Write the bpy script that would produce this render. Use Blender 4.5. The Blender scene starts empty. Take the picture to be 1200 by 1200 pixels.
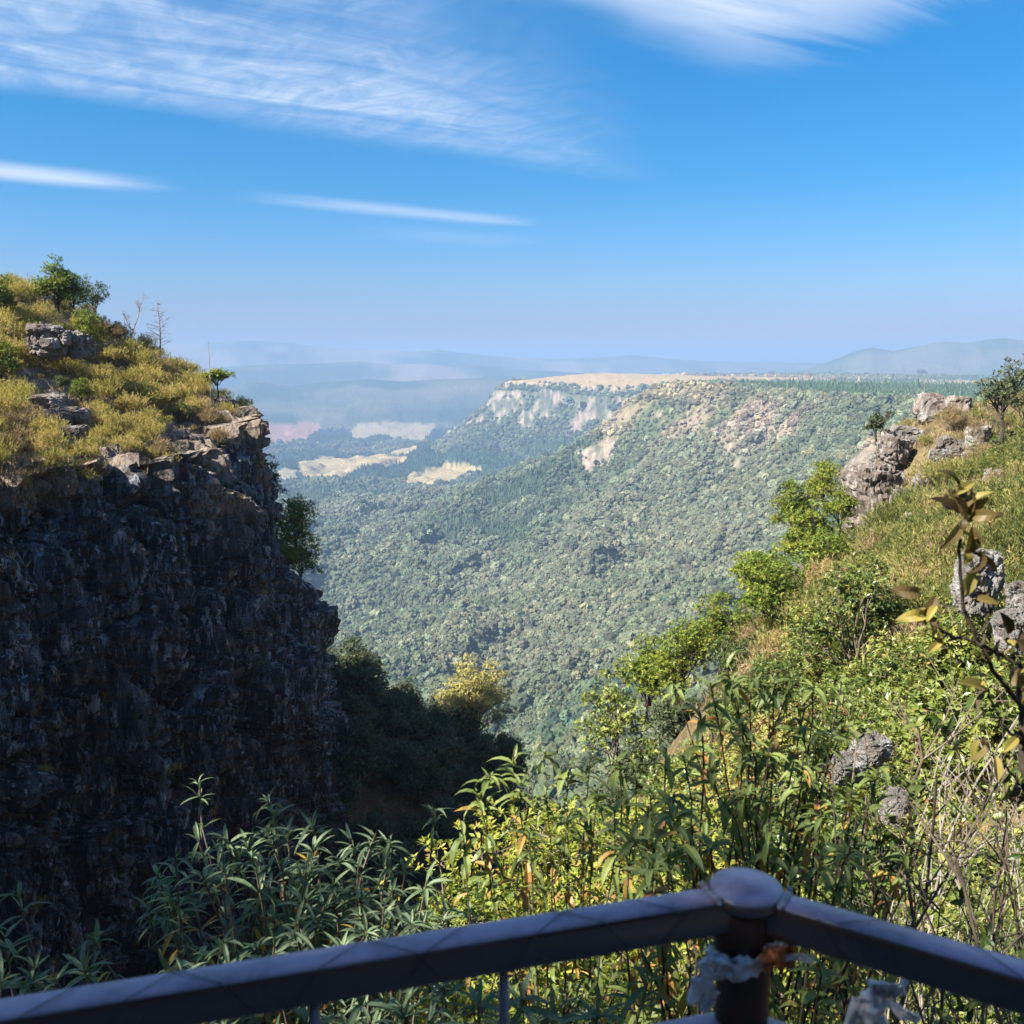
# Escarpment lookout: railing, shaded cliff, bushy crag and a hazy forested valley.
import bpy, math, random
import numpy as np
from mathutils import Vector
R = math.radians
scene = bpy.context.scene
COL = scene.collection
rng = np.random.default_rng(7)
random.seed(7)

# ------------------------------------------------------------------ camera model (eye at the origin, looking along +Y)
PITCH = R(8.8); HALF = R(28.0); F = 600 / math.tan(HALF)
def ray(u, v):
    cz = -(v - 600) / F
    return (u - 600) / F, math.cos(PITCH) + cz * math.sin(PITCH), -math.sin(PITCH) + cz * math.cos(PITCH)
def at(u, v, y):
    """The point in the place seen in direction (u, v) at Y metres ahead."""
    a, b, c = ray(u, v); t = y / b
    return (a * t, y, c * t)

# ------------------------------------------------------------------ noise
def _h(ix, iy, iz, seed):
    with np.errstate(over='ignore'):
        h = (ix.astype(np.int64) * 374761393 + iy.astype(np.int64) * 668265263 + iz.astype(np.int64) * 2147483647 + seed * 1274126177) & 0xFFFFFFFF
        h = ((h ^ (h >> 13)) * 1274126177) & 0xFFFFFFFF
        h = ((h ^ (h >> 16)) * 2246822519) & 0xFFFFFFFF
        h = h ^ (h >> 15)
    return (h & 0xFFFFFF) / float(0x1000000)
def vnoise(x, y, z=None, seed=0):
    x = np.asarray(x, float); y = np.asarray(y, float)
    z = np.zeros_like(x) if z is None else np.asarray(z, float)
    fx, fy, fz = np.floor(x), np.floor(y), np.floor(z)
    tx, ty, tz = x - fx, y - fy, z - fz
    ux, uy, uz = tx*tx*(3-2*tx), ty*ty*(3-2*ty), tz*tz*(3-2*tz)
    ix, iy, iz = fx.astype(np.int64), fy.astype(np.int64), fz.astype(np.int64)
    def c(a, b, d): return _h(ix + a, iy + b, iz + d, seed)
    def lerp(a, b, t): return a + (b - a) * t
    x00 = lerp(c(0,0,0), c(1,0,0), ux); x10 = lerp(c(0,1,0), c(1,1,0), ux)
    x01 = lerp(c(0,0,1), c(1,0,1), ux); x11 = lerp(c(0,1,1), c(1,1,1), ux)
    return lerp(lerp(x00, x10, uy), lerp(x01, x11, uy), uz) * 2 - 1
def fbm(x, y, z=None, octv=4, seed=0, gain=.5, lac=2.03):
    s = 0; a = 1; n = 0
    for k in range(octv):
        s = s + a * vnoise(x, y, z, seed + 17 * k); n += a; a *= gain
        x = x * lac + 13.7; y = y * lac + 7.1
        if z is not None: z = z * lac + 3.3
    return s / n
def ridged(x, y, octv=4, seed=0):
    s = 0; a = 1; n = 0
    for k in range(octv):
        s = s + a * (1 - np.abs(vnoise(x, y, None, seed + 31 * k)) * 2); n += a; a *= .5
        x = x * 2.1 + 5.1; y = y * 2.1 + 9.7
    return s / n
def worley(x, y, z, seed=0):
    """nearest jittered cell: F1, F2, two hashes of its id and the offset to its centre"""
    fx, fy, fz = np.floor(x), np.floor(y), np.floor(z)
    d1 = np.full(x.shape, 9e9); d2 = d1.copy(); h1 = np.zeros(x.shape); h2 = h1.copy()
    ox = h1.copy(); oy = h1.copy(); oz = h1.copy()
    for a in (-1, 0, 1):
        for b in (-1, 0, 1):
            for c in (-1, 0, 1):
                ix = (fx + a).astype(np.int64); iy = (fy + b).astype(np.int64); iz = (fz + c).astype(np.int64)
                px = ix + _h(ix, iy, iz, seed) - x; py = iy + _h(ix, iy, iz, seed + 1) - y; pz = iz + _h(ix, iy, iz, seed + 2) - z
                d = np.maximum(np.maximum(np.abs(px), np.abs(py)), np.abs(pz)) * .65 + np.sqrt(px*px + py*py + pz*pz) * .35
                m = d < d1
                d2 = np.where(m, d1, np.minimum(d2, d)); d1 = np.where(m, d, d1)
                h1 = np.where(m, _h(ix, iy, iz, seed + 3), h1); h2 = np.where(m, _h(ix, iy, iz, seed + 4), h2)
                ox = np.where(m, px, ox); oy = np.where(m, py, oy); oz = np.where(m, pz, oz)
    return d1, d2, h1, h2, ox, oy, oz
def sstep(a, b, x):
    t = np.clip((x - a) / (b - a), 0, 1); return t * t * (3 - 2 * t)
def norm(a): return a / np.maximum(np.linalg.norm(a, axis=-1, keepdims=True), 1e-9)

# ------------------------------------------------------------------ mesh helpers
def mesh_np(name, V, Q=None, T=None, mat=None, smooth=False, cols=None, parent=None, link=True, loc=None):
    """verts (n,3), quads (q,4), tris (t,3); cols = {attribute: (n,3) or (n,)} per vertex"""
    V = np.ascontiguousarray(V, np.float32)
    me = bpy.data.meshes.new(name)
    nq = 0 if Q is None else len(Q); nt = 0 if T is None else len(T)
    loops = np.concatenate([np.asarray(Q, np.int32).ravel() if nq else np.zeros(0, np.int32), np.asarray(T, np.int32).ravel() if nt else np.zeros(0, np.int32)])
    me.vertices.add(len(V)); me.vertices.foreach_set('co', V.ravel())
    me.loops.add(len(loops)); me.loops.foreach_set('vertex_index', loops)
    me.polygons.add(nq + nt)
    starts = np.concatenate([np.arange(nq) * 4, nq * 4 + np.arange(nt) * 3]).astype(np.int32)
    me.polygons.foreach_set('loop_start', starts)
    me.polygons.foreach_set('use_smooth', np.full(nq + nt, bool(smooth)))
    me.update(calc_edges=True)
    for k, c in (cols or {}).items():
        c = np.asarray(c, np.float32)
        if c.ndim == 2:
            a = me.attributes.new(k, 'FLOAT_COLOR', 'POINT')
            a.data.foreach_set('color', np.concatenate([c, np.ones((len(c), 1), np.float32)], 1).ravel())
        else:
            a = me.attributes.new(k, 'FLOAT', 'POINT'); a.data.foreach_set('value', c)
    if mat: me.materials.append(mat)
    me.validate()
    o = bpy.data.objects.new(name, me)
    if link: COL.objects.link(o)
    if parent: o.parent = parent
    if loc is not None: o.location = loc
    return o
def grid_quads(nr, nc):
    i = np.arange(nr - 1)[:, None] * nc + np.arange(nc - 1)[None, :]
    return np.stack([i, i + 1, i + nc + 1, i + nc], -1).reshape(-1, 4)
class MB:
    """collects pieces into one mesh"""
    def __init__(s): s.v = []; s.q = []; s.t = []; s.c = []; s.n = 0
    def add(s, V, Q=None, T=None, tint=0.5):
        V = np.asarray(V, float).reshape(-1, 3)
        s.v.append(V)
        if Q is not None and len(Q): s.q.append(np.asarray(Q) + s.n)
        if T is not None and len(T): s.t.append(np.asarray(T) + s.n)
        s.c.append(np.broadcast_to(np.asarray(tint, float), (len(V),)).copy()); s.n += len(V)
    def tube(s, pts, rad, k=6, tint=.5, cap=True):
        P = np.asarray(pts, float); rad = np.broadcast_to(np.asarray(rad, float), (len(P),))
        d = norm(np.gradient(P, axis=0))
        ref = np.array([0, 0, 1.0]) if abs(d[0][2]) < .9 else np.array([1.0, 0, 0])
        a = np.cross(d, ref); a = norm(a); b = np.cross(d, a)
        th = np.arange(k) * 2 * math.pi / k
        ring = P[:, None] + rad[:, None, None] * (np.cos(th)[None, :, None] * a[:, None] + np.sin(th)[None, :, None] * b[:, None])
        n = len(P); i = np.arange(n - 1)[:, None] * k + np.arange(k)[None]; j = np.arange(n - 1)[:, None] * k + (np.arange(k)[None] + 1) % k
        Q = np.stack([i, j, j + k, i + k], -1).reshape(-1, 4)
        V = ring.reshape(-1, 3); T = []
        if cap:
            V = np.concatenate([V, P[:1], P[-1:]]); c0, c1 = n * k, n * k + 1
            T = [(c0, (m + 1) % k, m) for m in range(k)] + [(c1, (n-1)*k + m, (n-1)*k + (m + 1) % k) for m in range(k)]
        s.add(V, Q, T, tint)
    def leaves(s, tmpl, pos, axis, nrm, size, tint):
        """copies of a leaf template (V along +Y, face +Z) at pos, pointing along axis, facing nrm"""
        TV, TQ, TT = tmpl
        ax = norm(axis); sd = norm(np.cross(ax, nrm)); nz = np.cross(sd, ax)
        size = np.asarray(size, float)
        if size.ndim == 1: size = size[:, None]
        V = pos[:, None] + size[:, None] * (TV[None, :, 0:1] * sd[:, None] + TV[None, :, 1:2] * ax[:, None] + TV[None, :, 2:3] * nz[:, None])
        n, k = len(pos), len(TV); off = (np.arange(n) * k)[:, None, None]
        Q = (TQ[None] + off).reshape(-1, 4) if TQ is not None else None
        T = (TT[None] + off).reshape(-1, 3) if TT is not None else None
        s.add(V.reshape(-1, 3), Q, T, np.repeat(tint, k))
    def build(s, name, mat, parent=None, smooth=False, link=True, loc=None):
        V = np.concatenate(s.v); Q = np.concatenate(s.q) if s.q else None; T = np.concatenate(s.t) if s.t else None
        return mesh_np(name, V, Q, T, mat, smooth, {'tint': np.concatenate(s.c)}, parent, link, loc)
def tag(o, label=None, cat=None, group=None, kind=None):
    if label: o['label'] = label
    if cat: o['category'] = cat
    if group: o['group'] = group
    if kind: o['kind'] = kind
    return o
def empty(name, loc=(0, 0, 0), rz=0, sc=1):
    o = bpy.data.objects.new(name, None); COL.objects.link(o)
    o.location = loc; o.rotation_euler = (0, 0, rz); o.scale = (sc,) * 3 if np.isscalar(sc) else sc
    o.empty_display_size = .2
    return o

# ------------------------------------------------------------------ material helpers
class NT:
    def __init__(s, name):
        s.m = bpy.data.materials.new(name); s.m.use_nodes = True; s.t = s.m.node_tree; s.t.nodes.clear()
        s.out = s.n('ShaderNodeOutputMaterial')
    def n(s, typ, **kw):
        x = s.t.nodes.new(typ)
        for k, v in kw.items(): setattr(x, k, v)
        return x
    def l(s, a, b): s.t.links.new(a, b)
    def put(s, sock, v):
        if isinstance(v, bpy.types.NodeSocket): s.l(v, sock)
        elif isinstance(v, (tuple, list)) and len(v) == 3 and sock.type == 'RGBA': sock.default_value = (*v, 1)
        else: sock.default_value = v
    def math(s, op, a, b=None, c=None, clamp=False):
        x = s.n('ShaderNodeMath', operation=op, use_clamp=clamp)
        for i, v in enumerate((a, b, c)):
            if v is not None: s.put(x.inputs[i], v)
        return x.outputs[0]
    def mix(s, f, a, b, blend='MIX'):
        x = s.n('ShaderNodeMix', data_type='RGBA', blend_type=blend)
        s.put(x.inputs[0], f); s.put(x.inputs[6], a); s.put(x.inputs[7], b); return x.outputs[2]
    def noise(s, vec, scale, detail=4, rough=.6, dist=0, out='Fac'):
        x = s.n('ShaderNodeTexNoise'); s.put(x.inputs['Vector'], vec)
        x.inputs['Scale'].default_value = scale; x.inputs['Detail'].default_value = detail; x.inputs['Roughness'].default_value = rough; x.inputs['Distortion'].default_value = dist
        return x.outputs[out]
    def smooth(s, v, a, b, lo=0, hi=1):
        x = s.n('ShaderNodeMapRange', interpolation_type='SMOOTHSTEP'); s.put(x.inputs[0], v)
        for i, k in zip((1, 2, 3, 4), (a, b, lo, hi)): s.put(x.inputs[i], k)
        return x.outputs[0]
    def ramp(s, v, pts):
        x = s.n('ShaderNodeValToRGB'); s.put(x.inputs[0], v); e = x.color_ramp.elements
        while len(e) > 1: e.remove(e[-1])
        e[0].position = pts[0][0]; e[0].color = (*pts[0][1], 1)
        for p, c in pts[1:]:
            q = e.new(p); q.color = (*c, 1)
        return x.outputs[0]
    def attr(s, name, typ='GEOMETRY'):
        return s.n('ShaderNodeAttribute', attribute_name=name, attribute_type=typ)
    def pos(s): return s.n('ShaderNodeNewGeometry').outputs['Position']
    def obj(s): return s.n('ShaderNodeTexCoord').outputs['Object']
    def scale(s, vec, sc):
        x = s.n('ShaderNodeVectorMath', operation='MULTIPLY'); s.put(x.inputs[0], vec); x.inputs[1].default_value = sc; return x.outputs[0]
    def bump(s, h, strength=.5, dist=.1):
        x = s.n('ShaderNodeBump'); s.put(x.inputs['Height'], h); x.inputs['Strength'].default_value = strength; x.inputs['Distance'].default_value = dist; return x.outputs[0]
    def bsdf(s, col, rough=.8, normal=None, spec=.3, metal=0):
        x = s.n('ShaderNodeBsdfPrincipled'); s.put(x.inputs['Base Color'], col); s.put(x.inputs['Roughness'], rough)
        x.inputs['Specular IOR Level'].default_value = spec; x.inputs['Metallic'].default_value = metal
        if normal: s.l(normal, x.inputs['Normal'])
        return x.outputs[0]
    def done(s, sh, disp=None):
        s.l(sh, s.out.inputs['Surface']); return s.m

def leaf_material(name, ramp_pts, rough=.5, spec=.3, trans=.3, noise_scale=0, objvar=.25):
    """per-leaf tint attribute through a ramp, per-plant variation, some light coming through the leaf"""
    k = NT(name)
    t = k.attr('tint').outputs['Fac']
    r = k.n('ShaderNodeObjectInfo').outputs['Random']
    t2 = k.math('ADD', t, k.math('MULTIPLY', k.math('SUBTRACT', r, .5), objvar), clamp=True)
    c = k.ramp(t2, ramp_pts)
    b = k.bsdf(c, rough, None, spec)
    tr = k.n('ShaderNodeBsdfTranslucent'); k.l(k.mix(1, c, (1.0, 1.0, .55), 'MULTIPLY'), tr.inputs[0])
    mx = k.n('ShaderNodeMixShader'); mx.inputs[0].default_value = trans
    k.l(b, mx.inputs[1]); k.l(tr.outputs[0], mx.inputs[2])
    return k.done(mx.outputs[0])
def bark_material(name, c0, c1, scale=20):
    k = NT(name); p = k.obj()
    n = k.noise(k.scale(p, (1, 1, .3)), scale, 4, .6)
    return k.done(k.bsdf(k.mix(n, c0, c1), .9, k.bump(n, .4, .02), .15))
# ------------------------------------------------------------------ terrain height
NEAR = np.array([
 (-6,0,-2.2),(0,0,-2.3),(5,0,-2.1),(10,0,-1.6),(0,-8,-1.2),(-10,-3,-.6),(12,-8,0),(-14,4,-3),(-12,-10,0),
 (0,2.2,-3.6),(-4,2.5,-4.0),(4,2.5,-3.3),(0,6,-6.9),(-4,6,-7.9),(3,6,-5.0),(-10,8,-9),(8,5,-2.6),(14,6,-1.5),
 (-2,15,-13.5),(-8,15,-15),(-2,30,-25),(-9,30,-27),(-15,30,-28),(-20,25,-27),(-24,12,-16),
 (4,14,-9.2),(8,14,-6.2),(12,14,-4.4),(20,14,-1.6),
 (2,22,-15.5),(6,22,-10),(8.5,22,-7.6),(11,21,-5.9),(16,22,-4.4),(25,22,-1.8),
 (3,32,-19),(6,32,-12.5),(10,33,-9.4),(14,35,-7.4),(19,36,-5.4),(28,36,-2.5),
 (8,45,-19),(13,46,-13.5),(17.5,50,-11),(20.5,50,-6.4),(24,50,-4.2),(30,48,-2.6),(40,45,-1.8),
 (14,58,-23),(20,60,-13),(22.5,59,-4.6),(26,60,-3.9),(35,60,-3.0),(50,60,-2.6),(30,66,-4.5),
 (24,76,-24),(35,76,-12),(55,80,-9),(30,95,-38),(60,100,-28),(80,80,-14),
 (-3,50,-37),(-10,50,-39),(-18,50,-37),(-16,40,-33),(4,50,-31),
 (-3,75,-46),(-12,75,-41),(-18,78,-36),(8,75,-43),
 (-18,95,-33),(-10,95,-38),(-4,100,-44),(2,92,-45),(10,95,-52),
 (-25,120,-54),(-10,130,-80),(10,130,-86),(40,130,-78),(80,140,-70),(-40,75,-38),(-40,45,-34),(-60,100,-40),
 (-20,200,-140),(20,200,-148),(60,200,-138),(110,200,-125),(-80,200,-130),(-110,120,-60),(120,120,-40),(-120,40,-40),(120,40,-10),(0,-9,.5),(0,-14,5),(-14,-15,6),(15,-14,6),(0,-22,10),(-22,-22,10),(24,-22,10),(0,-80,20),(-80,-80,20),(80,-80,20),(0,-170,25),(-170,0,0),(170,0,0)], float)
def _tps(P, z):
    n = len(P); d = np.linalg.norm(P[:, None] - P[None], axis=-1)
    K = np.where(d > 0, d * d * np.log(np.maximum(d, 1e-9)), 0) + np.eye(n) * 2.0
    A = np.zeros((n + 3, n + 3)); A[:n, :n] = K; A[:n, n] = 1; A[:n, n+1:] = P; A[n:, :n] = A[:n, n:].T
    return np.linalg.solve(A, np.concatenate([z, np.zeros(3)]))
_W = _tps(NEAR[:, :2], NEAR[:, 2])
def h_near(x, y):
    x = np.asarray(x, float); y = np.asarray(y, float)
    s = _W[-3] + _W[-2] * x + _W[-1] * y
    for (px, py, _), w in zip(NEAR, _W[:-3]):
        d2 = (x - px) ** 2 + (y - py) ** 2
        s = s + w * .5 * d2 * np.log(np.maximum(d2, 1e-9))
    r = np.hypot(x, y)
    return s + fbm(x * .5, y * .5, None, 4, 3) * .45 * sstep(2, 8, r) + fbm(x * .09, y * .09, None, 3, 5) * 1.2 * sstep(20, 70, r)

EDGE = np.array([(150,40),(150,150),(205,260),(390,560),(510,900),(575,1150),(585,1400),(535,1620),(450,1850),(345,2040),(305,2110),(340,2220),(560,2420),
                 (900,2800),(950,3300),(640,3650),(330,3900),(120,4120),(0,4260),(-20,4330),(70,4600),(420,5000),(900,5600),(1900,6500),(2600,9000),(3500,14000)], float)
def edge_dist(x, y):
    """signed distance to the escarpment edge: positive over the valley"""
    best = np.full(x.shape, 1e9); sg = np.ones(x.shape); along = np.zeros(x.shape)
    for i in range(len(EDGE) - 1):
        a, b = EDGE[i], EDGE[i+1]; e = b - a; L2 = e @ e
        t = np.clip(((x - a[0]) * e[0] + (y - a[1]) * e[1]) / L2, 0, 1)
        dx = x - a[0] - t * e[0]; dy = y - a[1] - t * e[1]; d = dx * dx + dy * dy
        m = d < best
        best = np.where(m, d, best); sg = np.where(m, np.sign(e[0] * dy - e[1] * dx), sg); along = np.where(m, a[1] + t * e[1], along)
    return np.sqrt(best) * sg, along
FLOOR = -478.0
def crest(x, y, pts, R0, W, sharp=1.0):
    """a far range: crest heights given by direction, real depth W"""
    az = np.arctan2(x, y); r = np.hypot(x, y)
    A = np.array([math.atan2(*ray(u, 425)[:2]) for u, v in pts]); Z = np.array([ray(u, v)[2] / ray(u, v)[1] * R0 for u, v in pts])
    o = np.argsort(A); z = np.interp(az, A[o], Z[o])
    g = np.exp(-np.abs((r - R0) / W) ** (1.6 * sharp))
    n = ridged(x / (W * .55), y / (W * .55), 5, int(R0) % 97)
    n2 = fbm(x / (W * 2.0), y / (W * 2.0), None, 3, int(R0) % 89)
    return np.maximum(z - FLOOR, 0) * g * (1 - .60 * (1 - g) * (1 - n) - .10 * (n < .2) * 0 + .10 * n2 * (1 - g))
RANGES = [
 ([(200,470),(270,452),(300,447),(340,452),(380,447),(430,444),(470,447),(520,444),(570,443),(610,446),(660,452),(720,470),(780,490)], 7900, 1250, 1.0),
 ([(150,440),(270,429),(320,427),(380,426),(420,423),(450,427),(500,426),(540,431),(556,428),(580,430),(610,433),(680,437),(760,446),(850,456)], 10200, 1250, 1.0),
 ([(100,405),(230,404),(270,401),(296,399),(330,402),(380,406),(440,410),(490,412),(512,409),(535,413),(580,417),(650,421),(700,419),(740,416),(790,421),(850,424),(1000,426)], 13200, 1500, 1.0),
 ([(830,470),(880,449),(915,440),(950,431),(985,419),(1003,412),(1020,408),(1045,412),(1065,409),(1085,405),(1105,402),(1130,404),(1150,401),(1175,399),(1200,402),(1260,405),(1330,412)], 9200, 1500, 1.1),
]
def h_far(x, y):
    r = np.hypot(x, y)
    wob = fbm(x / 420, y / 420, None, 4, 11) * 90 * sstep(300, 1200, r) + fbm(x / 110, y / 110, None, 3, 12) * 24
    d, al = edge_dist(x, y)
    tip = np.exp(-((al - 2080) / 190) ** 2) + np.exp(-((al - 4200) / 420) ** 2)
    wob = wob + fbm(x / 34, y / 34, None, 3, 13) * 13
    cn = sstep(-.12, .22, fbm(x / 150, y / 150, None, 3, 14)); cn2 = sstep(-.35, .1, fbm(x / 190 + 5, y / 190, None, 3, 15))
    dd = d + wob * (1 - .8 * np.clip(tip, 0, 1))
    top = np.interp(al, [0, 900, 1400, 2050, 2300, 3200, 4200, 5200, 7000, 14000], [-30, -50, -55, -46, -72, -86, -38, -60, -80, -120])
    inland = np.clip(-dd, 0, 2500)
    plateau = top + 6 * fbm(x / 500, y / 500, None, 3, 21) - 40 * sstep(3500, 3900, al) * (1 - sstep(6000, 7500, al)) * (1 - sstep(0, 420, inland)) - .006 * inland * sstep(3000, 4000, al)
    top = top - 40 * sstep(3500, 3900, al) * (1 - sstep(6000, 7500, al))
    D = top - FLOOR
    sh = 34 * sstep(0, 70, dd) * (1 - sstep(3500, 3900, al))
    cl = (36 * sstep(62, 112, dd) * np.exp(-((al - 2060) / 150) ** 2) * (.45 + .55 * cn) + 22 * cn * sstep(70, 120, dd)) * (1 - sstep(3500, 3900, al)) + \
         (36 * sstep(0, 30, dd) * (.4 + .6 * cn2) + 16 * sstep(50, 80, dd) + 26 * sstep(85, 115, dd) * (.1 + .9 * cn)) * sstep(3500, 3900, al)
    rest = np.maximum(D - 34 - 26 - 30, 80)
    gul = ridged(x / 260, y / 260, 4, 41)
    e = np.maximum(dd - 60, 0)
    slope = rest * (1 - np.exp(-(e / (370 - 150 * sstep(2700, 3500, y))) ** 1.08))
    body = np.where(dd > 0, np.minimum(top - sh - cl - slope, 0), plateau)
    mid = sstep(60, 300, dd) * (1 - sstep(900, 1600, dd))
    body = body + mid * (gul * (44 - 30 * sstep(2600, 3300, y)) - 10)
    floor = FLOOR + (16 * fbm(x / 900, y / 900, None, 4, 51) + 10 * fbm(x / 260, y / 260, None, 3, 52)) * (1 - .6 * sstep(2800, 3600, r))
    hmount = 445 * np.exp(-r / 430.0)
    z = np.where(dd > 0, np.maximum(body, floor) + 0 * r, body)
    z = np.where(dd > 0, np.maximum(z, floor + 6) * .5 + .5 * (np.log(np.exp((z - FLOOR) / 40) + np.exp((floor - FLOOR) / 40)) * 40 + FLOOR), z)
    z = np.where(dd > 0, np.maximum(z, FLOOR + hmount + 12 * gul * sstep(500, 900, r)), z)
    for pts, R0, W, s in RANGES:
        c = crest(x, y, pts, R0, W, s)
        z = np.maximum(z, FLOOR + c + np.where(c > 3, 0, -5))
    return z, dd, al
def ground(x, y):
    x = np.asarray(x, float); y = np.asarray(y, float); r = np.hypot(x, y)
    w = sstep(150, 290, r)
    zf, dd, al = h_far(x, y)
    return h_near(x, y) * (1 - w) + zf * w
def gz(x, y): return float(ground(np.array([x]), np.array([y]))[0])

# land cover of the valley (what grows where; colours of the things themselves)
def poly_px(pts): # field outlines laid on the valley floor
    out = []
    for u, v in pts:
        a, b, c = ray(u, v); t = -466 / c; out.append((a * t, b * t))
    return np.array(out)
FIELDS = [
 (poly_px([(285,512),(300,509),(340,506),(372,505),(374,511),(362,523),(330,528),(295,533),(270,536)]), (.31, .165, .115)),
 (poly_px([(352,552),(353,548),(385,544),(420,541),(445,541),(470,537),(494,530),(494,546),(470,554),(442,559),(400,565),(352,568)]), (.37, .28, .135)),
 (poly_px([(466,571),(480,565),(520,561),(570,558),(588,558),(578,568),(545,573),(520,582),(492,584),(472,581)]), (.37, .28, .135)),
 (poly_px([(408,510),(440,505),(480,504),(510,507),(505,518),(490,523),(450,522),(414,521)]), (.33, .26, .15)),
 (poly_px([(322,564),(338,560),(352,560),(346,566),(330,568)]), (.36, .29, .18)),
]
def inpoly(x, y, P):
    c = np.zeros(x.shape, bool); j = len(P) - 1
    for i in range(len(P)):
        xi, yi = P[i]; xj, yj = P[j]
        c ^= ((yi > y) != (yj > y)) & (x < (xj - xi) * (y - yi) / (yj - yi + 1e-12) + xi); j = i
    return c
def cover(x, y, z, dd, al, slope):
    n1 = fbm(x / 330, y / 330, None, 4, 61); n2 = fbm(x / 90, y / 90, None, 4, 62); r = np.hypot(x, y)
    col = np.empty(x.shape + (3,)); col[:] = (.088, .103, .058)
    def put(m, c):
        m = np.clip(m, 0, 1)[..., None]; col[:] = col * (1 - m) + np.array(c) * m
    put(sstep(.0, .35, n1 + .5 * n2), (.120, .125, .076))      # leafless deciduous woodland
    put(sstep(.05, .3, -n1 + .6 * n2 - .1), (.055, .080, .045))
    plant = sstep(.03, .09, fbm(x / 800 + 3.3, y / 420, None, 3, 63)) * sstep(1900, 2600, r) * (dd > 350)
    put(plant, (.036, .066, .040))                              # pine plantations in the valley
    ct = (dd < 30) & (al > 900)
    put(ct * (al < 3500) * sstep(-20, -90, dd), (.060, .095, .048))
    grass = sstep(3450, 3700, al) * (dd < 6) * sstep(-.45, -.2, n1 + .5 * n2) * (1 - sstep(4900, 5300, al))
    put(grass, (.40, .28, .14))
    put((dd < 0) * sstep(2500, 3000, al) * (1 - sstep(3300, 3500, al)) * sstep(.0, .2, n2), (.33, .25, .13))
    tipw = np.exp(-((al - 2060) / 170) ** 2) + sstep(3500, 3800, al) * (1 - sstep(5200, 6000, al)); rk = sstep(.95, 1.3, slope + .45 * n2 + .25 * fbm(x / 30, y / 30, None, 3, 67) - .45 * (1 - np.clip(tipw, 0, 1))) * (dd > -5) * (dd < 190) * (r > 700)
    put(rk * (.12 + .88 * sstep(-.16 - .16 * (al < 3000), .14 - .08 * (al < 3000), fbm(x / 20, y / 20, z / 45, 3, 68))), (.31, .235, .18)); rkn = fbm(x / 9, y / 9, z / 60, 3, 69)
    col[:] = col * (1 + rk * .55 * rkn)[..., None]
    patch = np.exp(-((al - 2020) / 240) ** 2) * sstep(-25, 10, dd) * (1 - sstep(100, 180, dd)) * sstep(-.45, .1, n2) * .85
    put(patch, (.25, .20, .12))
    put((1 - sstep(3400, 3500, al)) * (al > 1000) * sstep(.12, .3, n2) * sstep(25, 60, dd) * (1 - sstep(80, 150, dd)) * .8, (.26, .20, .15))
    put(sstep(6600, 7600, r) * sstep(.05, .25, fbm(x / 1500, y / 600, None, 4, 64)) * .6, (.15, .14, .10))
    hill = sstep(8800, 9500, r)
    put(hill * np.where(x > 2200, .3, .85) * sstep(.05, .3, fbm(x / 900, y / 900, None, 5, 66)), (.25, .20, .15))
    fld = np.zeros(x.shape, bool)
    wx, wy = x + 45 * fbm(x / 160, y / 260, None, 3, 71), y + 60 * fbm(x / 170, y / 260, None, 3, 72)
    for P, c in FIELDS:
        m = inpoly(wx, wy, P) & (z < -400); fld |= m
        put(m * (1 - .25 * sstep(0, .4, n2)), c)
    return col, fld, np.maximum(rk, grass)

# ------------------------------------------------------------------ sun and haze numbers
SUN = np.array([-.86, -.42, 0]); SUN /= np.linalg.norm(SUN); ELEV = R(41)
SUND = np.array([SUN[0] * math.cos(ELEV), SUN[1] * math.cos(ELEV), math.sin(ELEV)])

# ------------------------------------------------------------------ far valley
def az_list():
    a = [np.linspace(-78, -34, 46, endpoint=False), np.linspace(-34, 34, 1150), np.linspace(34, 78, 47)[1:]]
    return np.radians(np.concatenate(a))
def m_valley():
    k = NT('valley_cover')
    c = k.attr('cover').outputs['Color']; p = k.pos()
    n = k.noise(p, 1 / 14.0, 5, .7); nb = k.noise(p, 1 / 60.0, 4, .6)
    c2 = k.mix(1, c, k.ramp(n, [(.3, (.62, .62, .62)), (.7, (1.38, 1.38, 1.34))]), 'MULTIPLY')
    return k.done(k.bsdf(c2, .95, k.bump(k.math('ADD', n, k.math('MULTIPLY', nb, 2.0)), .9, 9.0), .05))
AZ = az_list()
RR = np.concatenate([np.geomspace(172, 900, 110, endpoint=False), np.geomspace(900, 5400, 350, endpoint=False), np.geomspace(5400, 62000, 200)])
gx = RR[:, None] * np.sin(AZ)[None]; gy = RR[:, None] * np.cos(AZ)[None]
w_ = sstep(150, 290, np.hypot(gx, gy)); zf, dd, al = h_far(gx, gy)
gzv = zf.copy(); nm = w_ < 1; gzv[nm] = zf[nm] * w_[nm] + h_near(gx[nm], gy[nm]) * (1 - w_[nm])
V = np.stack([gx, gy, gzv], -1)
_du = np.gradient(V, axis=0); _dv = np.gradient(V, axis=1); _n = norm(np.cross(_dv, _du))
slope = np.sqrt(np.maximum(1 - _n[..., 2] ** 2, 0)) / np.maximum(np.abs(_n[..., 2]), .05)
colr, fld, bare = cover(gx, gy, gzv, dd, al, slope)
valley = mesh_np('valley', V.reshape(-1, 3), grid_quads(len(RR), len(AZ))[:, ::-1], None, m_valley(), True, {'cover': colr.reshape(-1, 3)})
tag(valley, kind='structure')

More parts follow.
